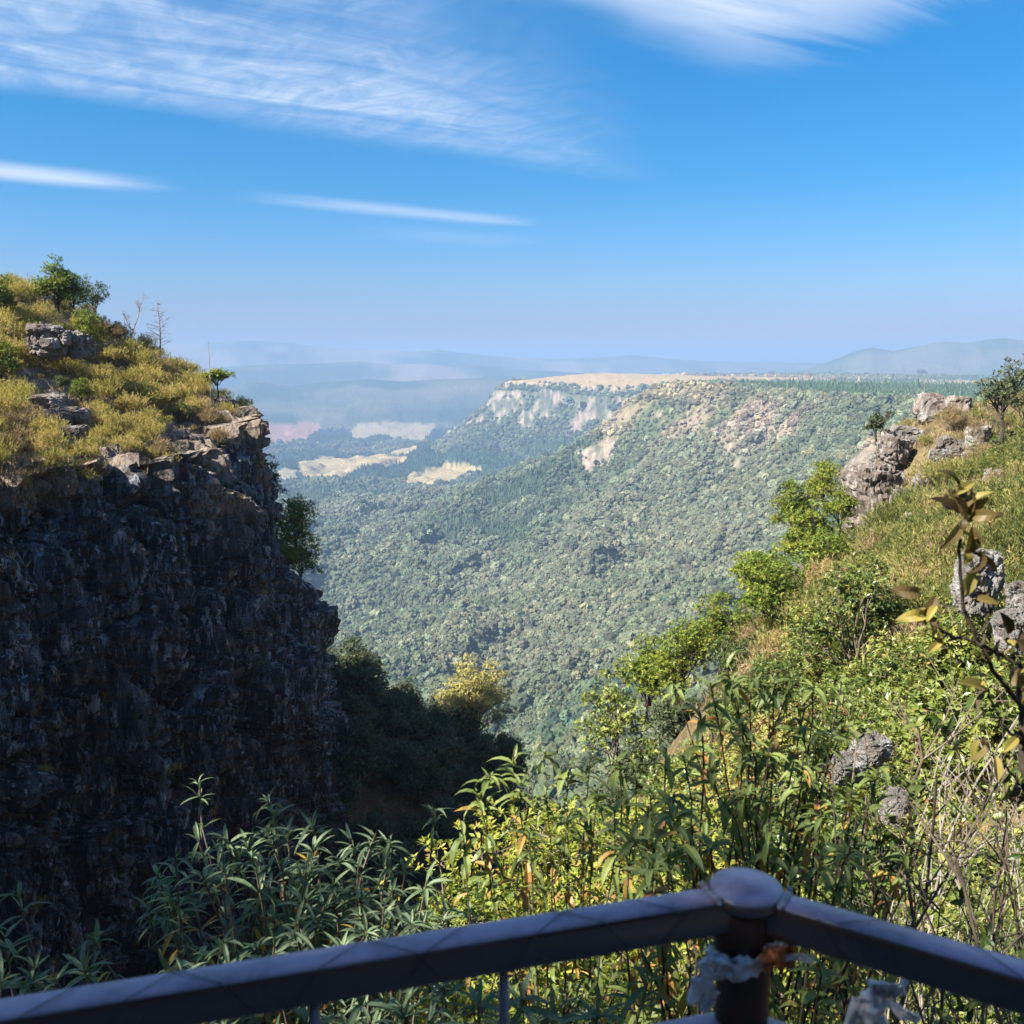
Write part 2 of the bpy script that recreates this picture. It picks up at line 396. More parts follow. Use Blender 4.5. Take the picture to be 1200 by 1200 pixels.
# near ground
A2 = np.radians(np.concatenate([np.linspace(-180, -88, 60, endpoint=False), np.linspace(-88, 88, 400), np.linspace(88, 180, 61)[1:]])); R2 = np.geomspace(1.15, 174, 420)
hx = R2[:, None] * np.sin(A2)[None]; hy = R2[:, None] * np.cos(A2)[None]
hz = h_near(hx, hy); 
hz = hz - .35 * np.exp(-((R2[:, None] - 174) / 2) ** 2)
def m_hillside():
    k = NT('hillside_soil'); p = k.pos()
    n = k.noise(p, .35, 5, .65); n2 = k.noise(p, 3.0, 5, .7); n3 = k.noise(p, 14.0, 3, .6)
    c = k.ramp(n, [(.3, (.055, .045, .028)), (.48, (.13, .10, .055)), (.6, (.20, .155, .085)), (.75, (.10, .095, .04))])
    c = k.mix(1, c, k.ramp(n2, [(.3, (.55, .55, .55)), (.7, (1.4, 1.35, 1.25))]), 'MULTIPLY')
    return k.done(k.bsdf(c, .95, k.bump(k.math('ADD', n2, n3), .8, .15), .1))
hillside = mesh_np('hillside', np.stack([hx, hy, hz], -1).reshape(-1, 3), grid_quads(420, len(A2))[:, ::-1], None, m_hillside(), True)
tag(hillside, kind='structure')

# ------------------------------------------------------------------ valley forest: one mass of tree crowns
def ico(sub):
    import bmesh
    bm = bmesh.new(); bmesh.ops.create_icosphere(bm, subdivisions=sub, radius=1)
    V = np.array([v.co for v in bm.verts]); T = np.array([[v.index for v in f.verts] for f in bm.faces]); bm.free(); return V, T
def m_forest():
    k = NT('forest_canopy')
    c = k.attr('tint', 'INSTANCER').outputs['Color']
    p = k.pos(); n = k.noise(p, .55, 3, .7)
    c2 = k.mix(1, c, k.ramp(n, [(.3, (.55, .55, .55)), (.7, (1.45, 1.45, 1.4))]), 'MULTIPLY')
    return k.done(k.bsdf(c2, .9, k.bump(n, 1.0, .9), .08))
MFOR = m_forest()
crowns = bpy.data.collections.new('crown_shapes')
IV, IT = ico(3)
for i in range(5):
    q = IV * (.86 + .45 * fbm(IV[:, 0] * 1.7 + i * 9, IV[:, 1] * 1.7, IV[:, 2] * 1.7, 2, i)[:, None] + .55 * np.abs(vnoise(IV[:, 0] * 3.6 + i * 5, IV[:, 1] * 3.6, IV[:, 2] * 3.6, 7 + i))[:, None])
    q[:, 2] = q[:, 2] * (.8 + .08 * i) + .35
    o = mesh_np('crown_a%d' % i, q, None, IT, MFOR, False, None, None, False); crowns.objects.link(o)
for i in range(2):                                              # pines
    q = IV.copy(); hgt = (q[:, 2] + 1) / 2
    rad = (1 - hgt) ** .8 * .62 + .05
    fl = norm(np.concatenate([q[:, :2], np.zeros((len(q), 1))], 1)) * rad[:, None]
    q2 = fl * (1 + .35 * fbm(IV[:, 0] * 3, IV[:, 1] * 3, IV[:, 2] * 5, 2, 30 + i)[:, None]); q2[:, 2] = hgt * 2.7 - .5
    o = mesh_np('crown_p%d' % i, q2, None, IT, MFOR, False, None, None, False); crowns.objects.link(o)
def forest_points():
    X = []; Y = []; S = []
    for r0, r1, sp, sz in ((300, 800, 7.0, 3.2), (800, 1400, 4.2, 2.55), (1400, 2300, 5.2, 3.1), (2300, 3600, 7.2, 4.1), (3600, 6400, 9.5, 4.6)):
        area = .5 * R(66) * (r1 * r1 - r0 * r0); n = int(area / sp / sp * 1.25)
        r = np.sqrt(rng.uniform(r0 * r0, r1 * r1, n)); a = rng.uniform(-R(33), R(33), n)
        X.append(r * np.sin(a)); Y.append(r * np.cos(a)); S.append(np.full(n, sz) * rng.lognormal(-.05, .36, n))
    X = np.concatenate(X); Y = np.concatenate(Y); S = np.concatenate(S)
    rq = np.hypot(X, Y); i = np.searchsorted(RR, rq).clip(1, len(RR) - 1) - 1; fr = (rq - RR[i]) / (RR[i+1] - RR[i])
    aq = np.arctan2(X, Y); j = np.searchsorted(AZ, aq).clip(1, len(AZ) - 1) - 1; fa = (aq - AZ[j]) / (AZ[j+1] - AZ[j])
    Z = (gzv[i, j] * (1-fa) + gzv[i, j+1] * fa) * (1-fr) + (gzv[i+1, j] * (1-fa) + gzv[i+1, j+1] * fa) * fr
    d, a, col, f, b = dd[i, j], al[i, j], colr[i, j].copy(), fld[i, j], bare[i, j]
    keep = ~f & (b < .45 + .3 * rng.random(len(X)) - .25) | (~f & (b < .8) & (rng.random(len(X)) < .12))
    dry = (np.exp(-((a - 2020) / 260) ** 2) * sstep(-25, 10, d) * (1 - sstep(110, 190, d)) > .35) & (rng.random(len(X)) < .72)
    keep &= ~dry
    pine = ((col[:, 1] < .085) & (np.hypot(X, Y) > 1500)) | ((d < -30) & (a > 900) & (a < 3500))
    S = np.where(pine, S * .72, S); S = np.where(d < -10, S * .8, S)
    j = rng.lognormal(0, .28, (len(X), 1)); hue = rng.normal(0, .055, (len(X), 1))
    col = col * j * np.concatenate([1 + hue, np.ones_like(hue), 1 - .5 * hue], 1)
    k = rng.random(len(X)); bright = (k < .10)[:, None] & ~pine[:, None]
    col = np.where(bright, col * np.array([1.35, 1.32, 1.25]), col)
    idx = np.where(pine, 5 + rng.integers(0, 2, len(X)), rng.integers(0, 5, len(X)))
    m = keep
    return X[m], Y[m], Z[m], S[m], np.clip(col[m], .01, .5), idx[m]
fx, fy, fz, fs, fc, fi = forest_points()
print('forest crowns', len(fx))
forest = mesh_np('valley_forest', np.stack([fx, fy, fz + fs * .35], -1), None, None, MFOR, False,
                 {'tint': fc, 'size': fs, 'turn': rng.uniform(0, 6.28, len(fx)), 'shape': fi.astype(float)})
tag(forest, kind='stuff')
def forest_nodes():
    g = bpy.data.node_groups.new('forest_nodes', 'GeometryNodeTree')
    g.interface.new_socket('Geometry', in_out='INPUT', socket_type='NodeSocketGeometry'); g.interface.new_socket('Geometry', in_out='OUTPUT', socket_type='NodeSocketGeometry')
    N = g.nodes.new; L = g.links.new
    gi, go = N('NodeGroupInput'), N('NodeGroupOutput')
    ci = N('GeometryNodeCollectionInfo'); ci.inputs['Collection'].default_value = crowns; ci.inputs['Separate Children'].default_value = True; ci.inputs['Reset Children'].default_value = True
    def na(n, t='FLOAT'):
        x = N('GeometryNodeInputNamedAttribute'); x.data_type = t; x.inputs[0].default_value = n; return x.outputs[0]
    ip = N('GeometryNodeInstanceOnPoints'); ip.inputs['Pick Instance'].default_value = True
    cx = N('ShaderNodeCombineXYZ'); L(na('turn'), cx.inputs[2])
    er = N('FunctionNodeEulerToRotation'); L(cx.outputs[0], er.inputs[0])
    fi_ = N('FunctionNodeFloatToInt'); L(na('shape'), fi_.inputs[0])
    mp = N('GeometryNodeMeshToPoints')
    L(gi.outputs[0], mp.inputs[0]); L(mp.outputs[0], ip.inputs['Points']); L(ci.outputs[0], ip.inputs['Instance']); L(fi_.outputs[0], ip.inputs['Instance Index'])
    L(er.outputs[0], ip.inputs['Rotation']); L(na('size'), ip.inputs['Scale']); L(ip.outputs[0], go.inputs[0])
    return g
forest.modifiers.new('crowns', 'NODES').node_group = forest_nodes()
# ------------------------------------------------------------------ rock
def m_rock(name, dark, mid, light, lichen, stain=True, tan=(.36, .28, .21)):
    k = NT(name); p = k.obj()
    n = k.noise(p, .9, 6, .65); f = k.noise(k.scale(p, (1, 1, .35)), 5.0, 6, .7); fine = k.noise(p, 26, 4, .65)
    c = k.ramp(k.math('ADD', k.math('MULTIPLY', n, .5), k.math('MULTIPLY', f, .5)), [(.33, dark), (.5, mid), (.68, light)])
    ln = k.noise(k.scale(p, (1, 1, .36)), 2.3, 8, .74); ln2 = k.noise(p, .45, 4, .6)
    st = k.noise(k.scale(p, (1, 1, .13)), 1.5, 7, .7); c = k.mix(k.math('MULTIPLY', k.smooth(st, .50, .58), k.smooth(fine, .35, .6)), c, tuple(q * .5 for q in lichen))
    c = k.mix(k.math('MULTIPLY', k.smooth(ln, .545, .59), k.smooth(ln2, .36, .6, .35, 1)), c, lichen)
    c = k.mix(k.math('MULTIPLY', k.smooth(k.noise(p, 1.3, 5, .65), .57, .70), .6), c, (.085, .06, .035))
    if stain:
        w = k.attr('clean').outputs['Fac']
        tanc = k.mix(k.smooth(f, .42, .6), k.mix(n, tan, (.46, .36, .28)), (.15, .11, .085))
        c = k.mix(w, c, tanc)
    c = k.mix(1, c, k.ramp(fine, [(.3, (.65, .65, .65)), (.7, (1.3, 1.3, 1.3))]), 'MULTIPLY')
    return k.done(k.bsdf(c, .85, k.bump(k.math('ADD', f, k.math('MULTIPLY', fine, .5)), 1.0, .22), .25))
M_CLIFF = m_rock('cliff_rock', (.014, .014, .017), (.040, .040, .045), (.11, .11, .118), (.46, .48, .52))
M_PALE = m_rock('pale_rock', (.10, .09, .08), (.26, .23, .20), (.42, .39, .36), (.55, .53, .50), False)
M_BROWN = m_rock('brown_rock', (.10, .08, .07), (.24, .19, .16), (.38, .30, .25), (.42, .39, .36), False)

# ------------------------------------------------------------------ the cliff
RIM = np.array([(-33,8,-2.5),(-31,16,-3.8),(-28.2,28,-5.0),(-25.6,38,-5.4),(-24.0,45,-5.6),(-22.5,51,-5.6),(-20.9,56,-5.9),(-19.9,62,-5.5),(-19.5,67,-4.5),(-19.5,71,-4.1),(-20.4,75,-4.8),
                (-23,79,-6),(-27.5,81.5,-11),(-35,83.5,-16),(-46,86,-20)], float)
def catmull(P, n):
    P = np.concatenate([[2*P[0]-P[1]], P, [2*P[-1]-P[-2]]]); out = []
    for i in range(1, len(P) - 2):
        t = np.linspace(0, 1, n, endpoint=False)[:, None]
        a, b, c, d = P[i-1:i+3]
        out.append(.5 * (2*b + (c-a)*t + (2*a-5*b+4*c-d)*t*t + (3*b-a-3*c+d)*t**3))
    return np.concatenate(out + [P[-2:-1]])
RC = catmull(RIM, 24); _s = np.concatenate([[0], np.cumsum(np.linalg.norm(np.diff(RC[:, :2], axis=0), axis=1))])
HILLP = np.concatenate([RIM, np.array([(-26,74,.0),(-22.3,71.5,-2.7),(-30,62,-.6),(-40,75,2.0),(-34,78,1.1),(-29,70,.4),(-33,55,-1),(-27,52,-3.7),(-28,45,-3.9),(-24,62,-3.5),(-25,67,-2.4),(-30,40,-3.3),
        (-38,45,1),(-45,60,2.8),(-55,75,3.6),(-60,50,5),(-40,30,1),(-34,28,-2.4),(-50,90,-6),(-32,79.5,-4),(-60,95,-4),(-75,70,6),(-90,40,14),(-60,20,5),(-40,12,0),(-90,100,8)], float)])
_WH = _tps(HILLP[:, :2], HILLP[:, 2])
def h_hill(x, y):
    s = _WH[-3] + _WH[-2] * x + _WH[-1] * y
    for (px, py, _), w in zip(HILLP, _WH[:-3]):
        d2 = (x - px) ** 2 + (y - py) ** 2; s = s + w * .5 * d2 * np.log(np.maximum(d2, 1e-9))
    return s
def rim_dist(x, y):
    """positive inland of the rim"""
    b = np.full(np.shape(x), 1e9); sg = np.ones(np.shape(x)); P = RC[::3, :2]
    for i in range(len(P) - 1):
        a, c = P[i], P[i+1]; e = c - a; t = np.clip(((x-a[0])*e[0] + (y-a[1])*e[1]) / (e @ e), 0, 1)
        dx, dy = x - a[0] - t*e[0], y - a[1] - t*e[1]; d = dx*dx + dy*dy; m = d < b
        b = np.where(m, d, b); sg = np.where(m, np.sign(e[0]*dy - e[1]*dx), sg)
    return np.sqrt(b) * sg
def hill_detail(x, y, z, sd):
    n = fbm(x * .35, y * .35, None, 4, 91); rocky = np.clip(sstep(.05, .3, n) + sstep(4.5, 1.0, sd) + np.exp(-((x+28.5)**2 + (y-60)**2) / 14), 0, 1)
    zz = z + .5 * n; q = .75; st = np.floor(zz / q + fbm(x*.2, y*.2, None, 2, 92)); fr = zz / q + fbm(x*.2, y*.2, None, 2, 92) - st
    terr = zz + q * (sstep(.35, .65, fr) - fr)
    return (zz * (1 - rocky) + terr * rocky) + fbm(x * 1.7, y * 1.7, None, 4, 93) * .16, rocky
def hz_hill(x, y):
    x = np.asarray([x], float); y = np.asarray([y], float)
    return float(hill_detail(x, y, h_hill(x, y), rim_dist(x, y))[0][0])
gx_, gy_ = np.meshgrid(np.concatenate([np.arange(-95, -50, 1.2), np.arange(-50, -17.5, .28)]), np.arange(6, 112, .34), indexing='xy')
sdg = rim_dist(gx_, gy_); hzz, rk_ = hill_detail(gx_, gy_, h_hill(gx_, gy_), sdg)
hzz = hzz - 1.2 * sstep(3.0, 2.2, sdg) - 34 * sstep(2.4, .8, sdg)
def m_hilltop():
    k = NT('cliff_top_ground'); p = k.obj(); g = k.n('ShaderNodeNewGeometry')
    sp = k.n('ShaderNodeSeparateXYZ'); k.l(g.outputs['Normal'], sp.inputs[0])
    n = k.noise(p, .8, 5, .65); f = k.noise(p, 7, 5, .7)
    soil = k.ramp(n, [(.3, (.11, .08, .045)), (.5, (.25, .185, .10)), (.65, (.36, .27, .15)), (.8, (.16, .13, .06))])
    rock = k.ramp(f, [(.3, (.10, .08, .07)), (.5, (.28, .22, .18)), (.7, (.42, .34, .28))])
    m = k.math('MAXIMUM', k.smooth(sp.outputs[2], .86, .72), k.math('MULTIPLY', k.attr('clean').outputs['Fac'], k.smooth(n, .4, .6)))
    c = k.mix(m, soil, rock); c = k.mix(1, c, k.ramp(f, [(.3, (.6, .6, .6)), (.7, (1.35, 1.3, 1.25))]), 'MULTIPLY')
    return k.done(k.bsdf(c, .95, k.bump(f, .8, .12), .1))
cliff_top = mesh_np('cliff_top', np.stack([gx_, gy_, hzz], -1).reshape(-1, 3), grid_quads(*gx_.shape), None, m_hilltop(), True, {'clean': rk_.ravel()})
tag(cliff_top, kind='structure')

def build_face():
    L = _s[-1]; ss = np.concatenate([np.linspace(0, 24, 60, endpoint=False), np.linspace(24, L - 16, 470, endpoint=False), np.linspace(L - 16, L, 50)])
    P = np.stack([np.interp(ss, _s, RC[:, i]) for i in range(3)], -1)
    ker = 25; T = np.stack([np.interp(ss + 3, _s, RC[:, i]) - np.interp(ss - 3, _s, RC[:, i]) for i in range(2)], -1); T = norm(T)
    N = np.stack([T[:, 1], -T[:, 0]], -1)
    wt = np.concatenate([np.linspace(-3.2, 0, 14, endpoint=False), np.linspace(0, 36, 250), np.linspace(36.5, 46, 14)])
    S, W = np.meshgrid(ss, wt, indexing='ij')
    off = np.interp(W, [-3.2, 0, 2, 6, 13, 18, 24, 30, 46], [-3.2, 0, .25, 1.0, 2.5, 3.4, 3.9, 4.3, 7.5])
    Y0 = P[:, 1][:, None]
    off = off + 6.2 * np.exp(-((Y0 - 81.5) / 4.2) ** 2) * sstep(10.5, 15.5, W) - 1.2 * np.exp(-((Y0 - 74.5) / 1.3) ** 2) * sstep(8, 12, W)
    off = off + 1.3 * fbm(S * .11, W * .05, None, 3, 101) * sstep(-1, 5, W) - 1.5 * np.exp(-((S - 37 - .1 * W) / 2.2) ** 2) * sstep(0, 3, W)
    off = off + (3.0 * np.exp(-((Y0 - 53) / 3.2) ** 2) + 2.4 * np.exp(-((Y0 - 60.5) / 2.0) ** 2) + 2.2 * np.exp(-((Y0 - 43) / 2.6) ** 2)) * sstep(.0, 4.2, W) * (1 - .8 * sstep(7, 20, W))
    X = P[:, 0][:, None] + N[:, 0][:, None] * off; Y = P[:, 1][:, None] + N[:, 1][:, None] * off
    Z = P[:, 2][:, None] - np.maximum(W, 0)
    top = W <= 0
    zt = hill_detail(X, Y, h_hill(X, Y), np.maximum(-off, .05))[0] + .12
    Z = np.where(top, zt - sstep(-2.0, -3.2, W) * .8, np.interp(W, [0, 1.2], [1, 0]) * zt + (1 - np.interp(W, [0, 1.2], [1, 0])) * Z - 0)
    # joints: tall blocks at three sizes
    e = np.zeros_like(X); wob = fbm(S * .3, W * .2, None, 3, 105) * 1.2
    tx = np.zeros_like(X)
    for (cs, cw, amp, tilt, sd_) in ((3.6, 11.0, 2.0, .5, 111), (1.2, 6.0, 1.35, .7, 121), (.52, 2.6, .5, .7, 131), (3.0, .9, .35, .3, 141)):
        d1, d2, h1, h2, ox, oy, oz = worley((S + wob * 1.3) / cs, (W + wob + .25 * S) / cw, np.zeros_like(S) + .5, sd_)
        e = e + (h1 - .5) * amp + tilt * amp * ((h2 - .5) * 2 * ox + (_h((h1 * 1e5).astype(np.int64), (h2 * 1e5).astype(np.int64), np.zeros(S.shape, np.int64), 5) - .3) * oy)
        e = e - amp * .85 * sstep(.085, .0, d2 - d1)
        tx = tx + (h2 - .5) * amp * .25
    fade = sstep(-2.5, .3, W)
    e = e * fade + (fbm(S * 1.8, W * 1.3, None, 3, 141) * .10 + .12 * (np.floor((W + .5 * fbm(S * .4, W * .2, None, 2, 143)) / .55) % 2 - .5) * sstep(.0, .4, fbm(S * .5, W * .35, None, 2, 144)) + ridged(S * 1.6, W * .22, 3, 145) * .12) * fade
    X = X + N[:, 0][:, None] * e; Y = Y + N[:, 1][:, None] * e
    X = X + T[:, 0][:, None] * tx * fade; Y = Y + T[:, 1][:, None] * tx * fade
    Z = Z + np.where(W > .3, e * .12, e * .25 * fade)
    depth = W + 2.2 * fbm(S * .35, W * .25, None, 4, 151)
    clean = np.maximum(sstep(1.5, .2, depth), sstep(.24, .42, fbm(S * .21, W * .16, None, 3, 161)) * sstep(6.5, 3.0, W))
    V = np.stack([X, Y, Z], -1)
    o = mesh_np('cliff', V.reshape(-1, 3), grid_quads(len(ss), len(wt))[:, ::-1], None, M_CLIFF, False, {'clean': np.clip(clean, 0, 1).ravel()})
    tag(o, kind='structure'); return V
FACE = build_face()

def make_rock(name, size, seed, mat, block=1.0, sub=5, flat=.0):
    V, T = ico(sub); a = np.sign(V) * np.abs(V) ** .62; a = a / np.maximum(np.abs(a).max(1, keepdims=True) ** .35, .1)
    sz = np.array(size) / 2; q = a * sz
    m = min(size)
    for cs, amp, k in ((m * .55 * block, m * .16, 1), (m * .24 * block, m * .07, 2), (m*.1, m*.028, 3)):
        d1, d2, h1, h2, ox, oy, oz = worley(q[:, 0] / cs + seed, q[:, 1] / cs, q[:, 2] / (cs * .7), seed * 7 + k)
        q = q + V * ((h1 - .5) * amp - amp * .5 * sstep(.12, 0, d2 - d1))[:, None]
    q = q + V * (fbm(q[:, 0] * 3 / m, q[:, 1] * 3 / m, q[:, 2] * 3 / m, 4, seed)[:, None] * m * .07)
    q[:, 2] += .05 * m * np.round(fbm(q[:, 0] / m, q[:, 1] / m, None, 2, seed + 3) * 3)
    return mesh_np(name, q, None, T, mat, False)
# ------------------------------------------------------------------ plants: templates and generators
DIAMOND = (np.array([(0, 0, 0), (.5, .45, .10), (0, 1, 0), (-.5, .45, .10)], float) , None, np.array([(0, 1, 2), (0, 2, 3)]))
def diamond(wr, fold=.12): return (DIAMOND[0] * np.array([wr, 1, fold / .10 * wr]), None, DIAMOND[2])
def lance(wr, droop, n=5, fold=.25):
    t = np.linspace(0, 1, n); w = wr * np.sin(np.pi * np.clip(t * .93 + .07, 0, 1)) ** .8 * (1 - .25 * t)
    w[-1] = 0; ang = droop * t; y = np.concatenate([[0], np.cumsum(np.cos((ang[1:] + ang[:-1]) / 2) / (n - 1))]); z = -np.concatenate([[0], np.cumsum(np.sin((ang[1:] + ang[:-1]) / 2) / (n - 1))])
    mid = np.stack([0 * t, y, z], -1); l = mid + np.stack([-w / 2, 0 * t, w * fold], -1); r = mid + np.stack([w / 2, 0 * t, w * fold], -1)
    V = np.concatenate([mid, l, r]); i = np.arange(n - 1)
    Q = np.concatenate([np.stack([i, i + 1, n + i + 1, n + i], -1), np.stack([i, 2*n + i, 2*n + i + 1, i + 1], -1)])
    return (V, Q, None)
def rdir(r, n): return norm(r.normal(size=(n, 3)))
def bez(a, b, c, n): t = np.linspace(0, 1, n)[:, None]; return (1-t)**2 * a + 2*t*(1-t) * b + t*t * c
UP = np.array([0, 0, 1.0])

def stems_of(r, n, h, w, base=.06, rad=.02, split=3, lift=.55, lo=.75):
    """curved stems from one foot out to a dome; returns polylines with radii, and tips"""
    lines = []; tips = []
    for i in range(n):
        th = i * 2.399 + r.uniform(-.5, .5); rr = w / 2 * math.sqrt((i + .5) / n) * r.uniform(.75, 1.1)
        hh = h * math.sqrt(max(1 - .75 * (rr / (w / 2)) ** 2, .15)) * r.uniform(lo, 1.0)
        a = np.array([r.normal(0, base), r.normal(0, base), 0]); c = np.array([math.cos(th) * rr, math.sin(th) * rr, hh])
        b = np.array([c[0] * .35, c[1] * .35, hh * lift]) + r.normal(0, .06 * h, 3)
        P = bez(a, b, c, 7); P[1:-1] += r.normal(0, .012 * h, (5, 3)); lines.append((P, np.linspace(rad, rad * .35, 7))); tips.append(c)
        for j in range(split):
            k = r.integers(2 if lo < .6 else 3, 6); d = norm(P[k] - P[k-1] + r.normal(0, .5, 3) * np.linalg.norm(P[k] - P[k-1])); l = .28 * h * r.uniform(.6, 1.2)
            e = P[k] + d * l + np.array([0, 0, .1 * l]); lines.append((bez(P[k], P[k] + d * l * .5 + r.normal(0, .05 * l, 3), e, 4), np.linspace(rad * .5, rad * .2, 4))); tips.append(e)
    return lines, np.array(tips)

def heath_meshes(seed, h, w, nl=12, spr=20, bl=11, L=.17, wr=.17, base_t=.5, spread=.9):
    r = np.random.default_rng(seed)
    lines, tips = stems_of(r, nl, h * .86, w * .85, .08, .022, 2, .55, .45)
    S = MB()
    for P, q in lines: S.tube(P, q, 4, r.uniform(.2, .8), False)
    F_ = MB()
    C = tips; k = len(C)
    lob = r.uniform(.20, .34, k) * w * .62
    n = nl * spr; ci = r.integers(0, k, n); d = rdir(r, n); d[:, 2] = np.abs(d[:, 2]) * .9 - .25
    d = norm(d); o = C[ci] + d * (lob[ci] * r.uniform(.45, 1.0, n))[:, None] * np.array([1, 1, .8])
    ax = norm(d * .55 * spread + UP * .85 + r.normal(0, .28, (n, 3))); sl = L * r.uniform(1.2, 2.4, n)
    tint = np.clip(base_t + r.normal(0, .12, n) + .16 * r.normal(0, 1, k)[ci], 0, 1)
    pos = (o[:, None] + ax[:, None] * (np.linspace(0, 1, bl)[None, :, None] * sl[:, None, None])).reshape(-1, 3)
    A = norm(np.repeat(ax, bl, 0) * .8 + rdir(r, n * bl) * .62)
    keep = pos[:, 2] > .02
    F_.leaves(diamond(wr), pos[keep], A[keep], rdir(r, n * bl)[keep], (L * r.uniform(.6, 1.15, n * bl))[keep], np.clip(np.repeat(tint, bl) + r.normal(0, .06, n * bl), 0, 1)[keep])
    return S, F_
def leafy_meshes(seed, h, w, n_stem=9, split=3, per=26, cl=7, L=.09, wr=.42, lobe=.28, base_t=.5, flat=.85, rad=.03, droop=0.0, lift=.55, trunk=0.0, dead=.03, lo=.45):
    """broad leaved shrub or small tree: leaf rosettes on twigs all through rounded clumps"""
    r = np.random.default_rng(seed)
    lines, tips = stems_of(r, n_stem, h * .88 - trunk, w * .8, .05 if trunk else .09, rad, split, lift, lo)
    if trunk:
        lines = [(P + UP * trunk, q) for P, q in lines]; tips = tips + UP * trunk
        lines.append((np.array([(0, 0, -.3), (.03*h, 0, trunk * .5), (0, 0, trunk + .05)]), np.array([rad * 2.6, rad * 2.1, rad * 1.6])))
    S = MB()
    F_ = MB(); k = len(tips); lob = r.uniform(.7, 1.25, k) * lobe * w * .5
    n = k * per; ci = np.repeat(np.arange(k), per); d = rdir(r, n); d[:, 2] = np.where(d[:, 2] < -.35, -d[:, 2], d[:, 2])
    rr = lob[ci] * r.uniform(.25, 1.0, n) ** .6
    c = tips[ci] + d * rr[:, None] * np.array([1, 1, flat]); ax = norm(d * .8 + UP * .55 + r.normal(0, .3, (n, 3)))
    pick = r.permutation(n)[: n // 4]
    for i in pick: lines.append((np.array([tips[ci[i]], (tips[ci[i]] + c[i]) / 2 + r.normal(0, .02, 3), c[i]]), np.array([rad * .22, rad * .16, rad * .1])))
    for P, q in lines: S.tube(P, q, 4 if q[0] < .02 else 6, r.uniform(.2, .8), False)
    tint = np.clip(base_t + r.normal(0, .13, n) + .10 * r.normal(0, 1, k)[ci], 0, .9)
    N = n * cl; A0 = np.repeat(ax, cl, 0); rd = rdir(r, N); side = norm(np.cross(A0, rd)); A = norm(A0 * r.uniform(.1, .8, N)[:, None] + side - UP * droop)
    pos = np.repeat(c, cl, 0) + A0 * (r.uniform(-.4, .5, N) * L)[:, None]
    t = np.clip(np.repeat(tint, cl) + r.normal(0, .08, N), 0, .92); t = np.where(r.random(N) < dead, 1.0, t)
    F_.leaves(diamond(wr, .16), pos, A, norm(A0 + .35 * rd), L * r.uniform(.6, 1.15, N), t)
    return S, F_
def bare_meshes(seed, h, w, spire=False, rad=.05):
    r = np.random.default_rng(seed); S = MB()
    def br(p, d, l, q, lev):
        n = 5; P = [p]; dd = d
        for i in range(n): dd = norm(dd + r.normal(0, .16, 3) + UP * .06); P.append(P[-1] + dd * l / n)
        P = np.array(P); S.tube(P, np.linspace(q, q * .5, n + 1), 5 if q > .01 else 3, r.uniform(.3, .8), False)
        if lev:
            for j in range(r.integers(3, 6)):
                i = r.integers(2, n + 1); br(P[i], norm(dd * .7 + rdir(r, 1)[0] * .9 + UP * .25), l * r.uniform(.42, .7), q * .5, lev - 1)
    if spire:
        P = np.array([(0, 0, 0), (.02*h, 0, h * .5), (-.01*h, .01*h, h)]); S.tube(P, [rad, rad * .6, rad * .15], 6, .5, False)
        for i in range(46):
            z = h * r.uniform(.22, .97); th = r.uniform(0, 6.28); l = w * .5 * (1.05 - z / h) ** .7 * r.uniform(.6, 1.1)
            d = np.array([math.cos(th), math.sin(th), r.uniform(.05, .5)]); p = np.array([.015*h, 0, z]); e = p + d * l
            S.tube(bez(p, p + d * l * .5 + UP * .06 * l, e, 5), np.linspace(rad * .28, rad * .1, 5), 3, .5, False)
            for q in range(4):
                a = p + (e - p) * r.uniform(.35, .95); S.tube(np.array([a, a + norm(d + r.normal(0, .7, 3)) * l * .3]), [rad * .12, rad * .07], 3, .5, False)
    else:
        br(np.zeros(3), UP + r.normal(0, .1, 3), h * .42, rad, 4)
    return S
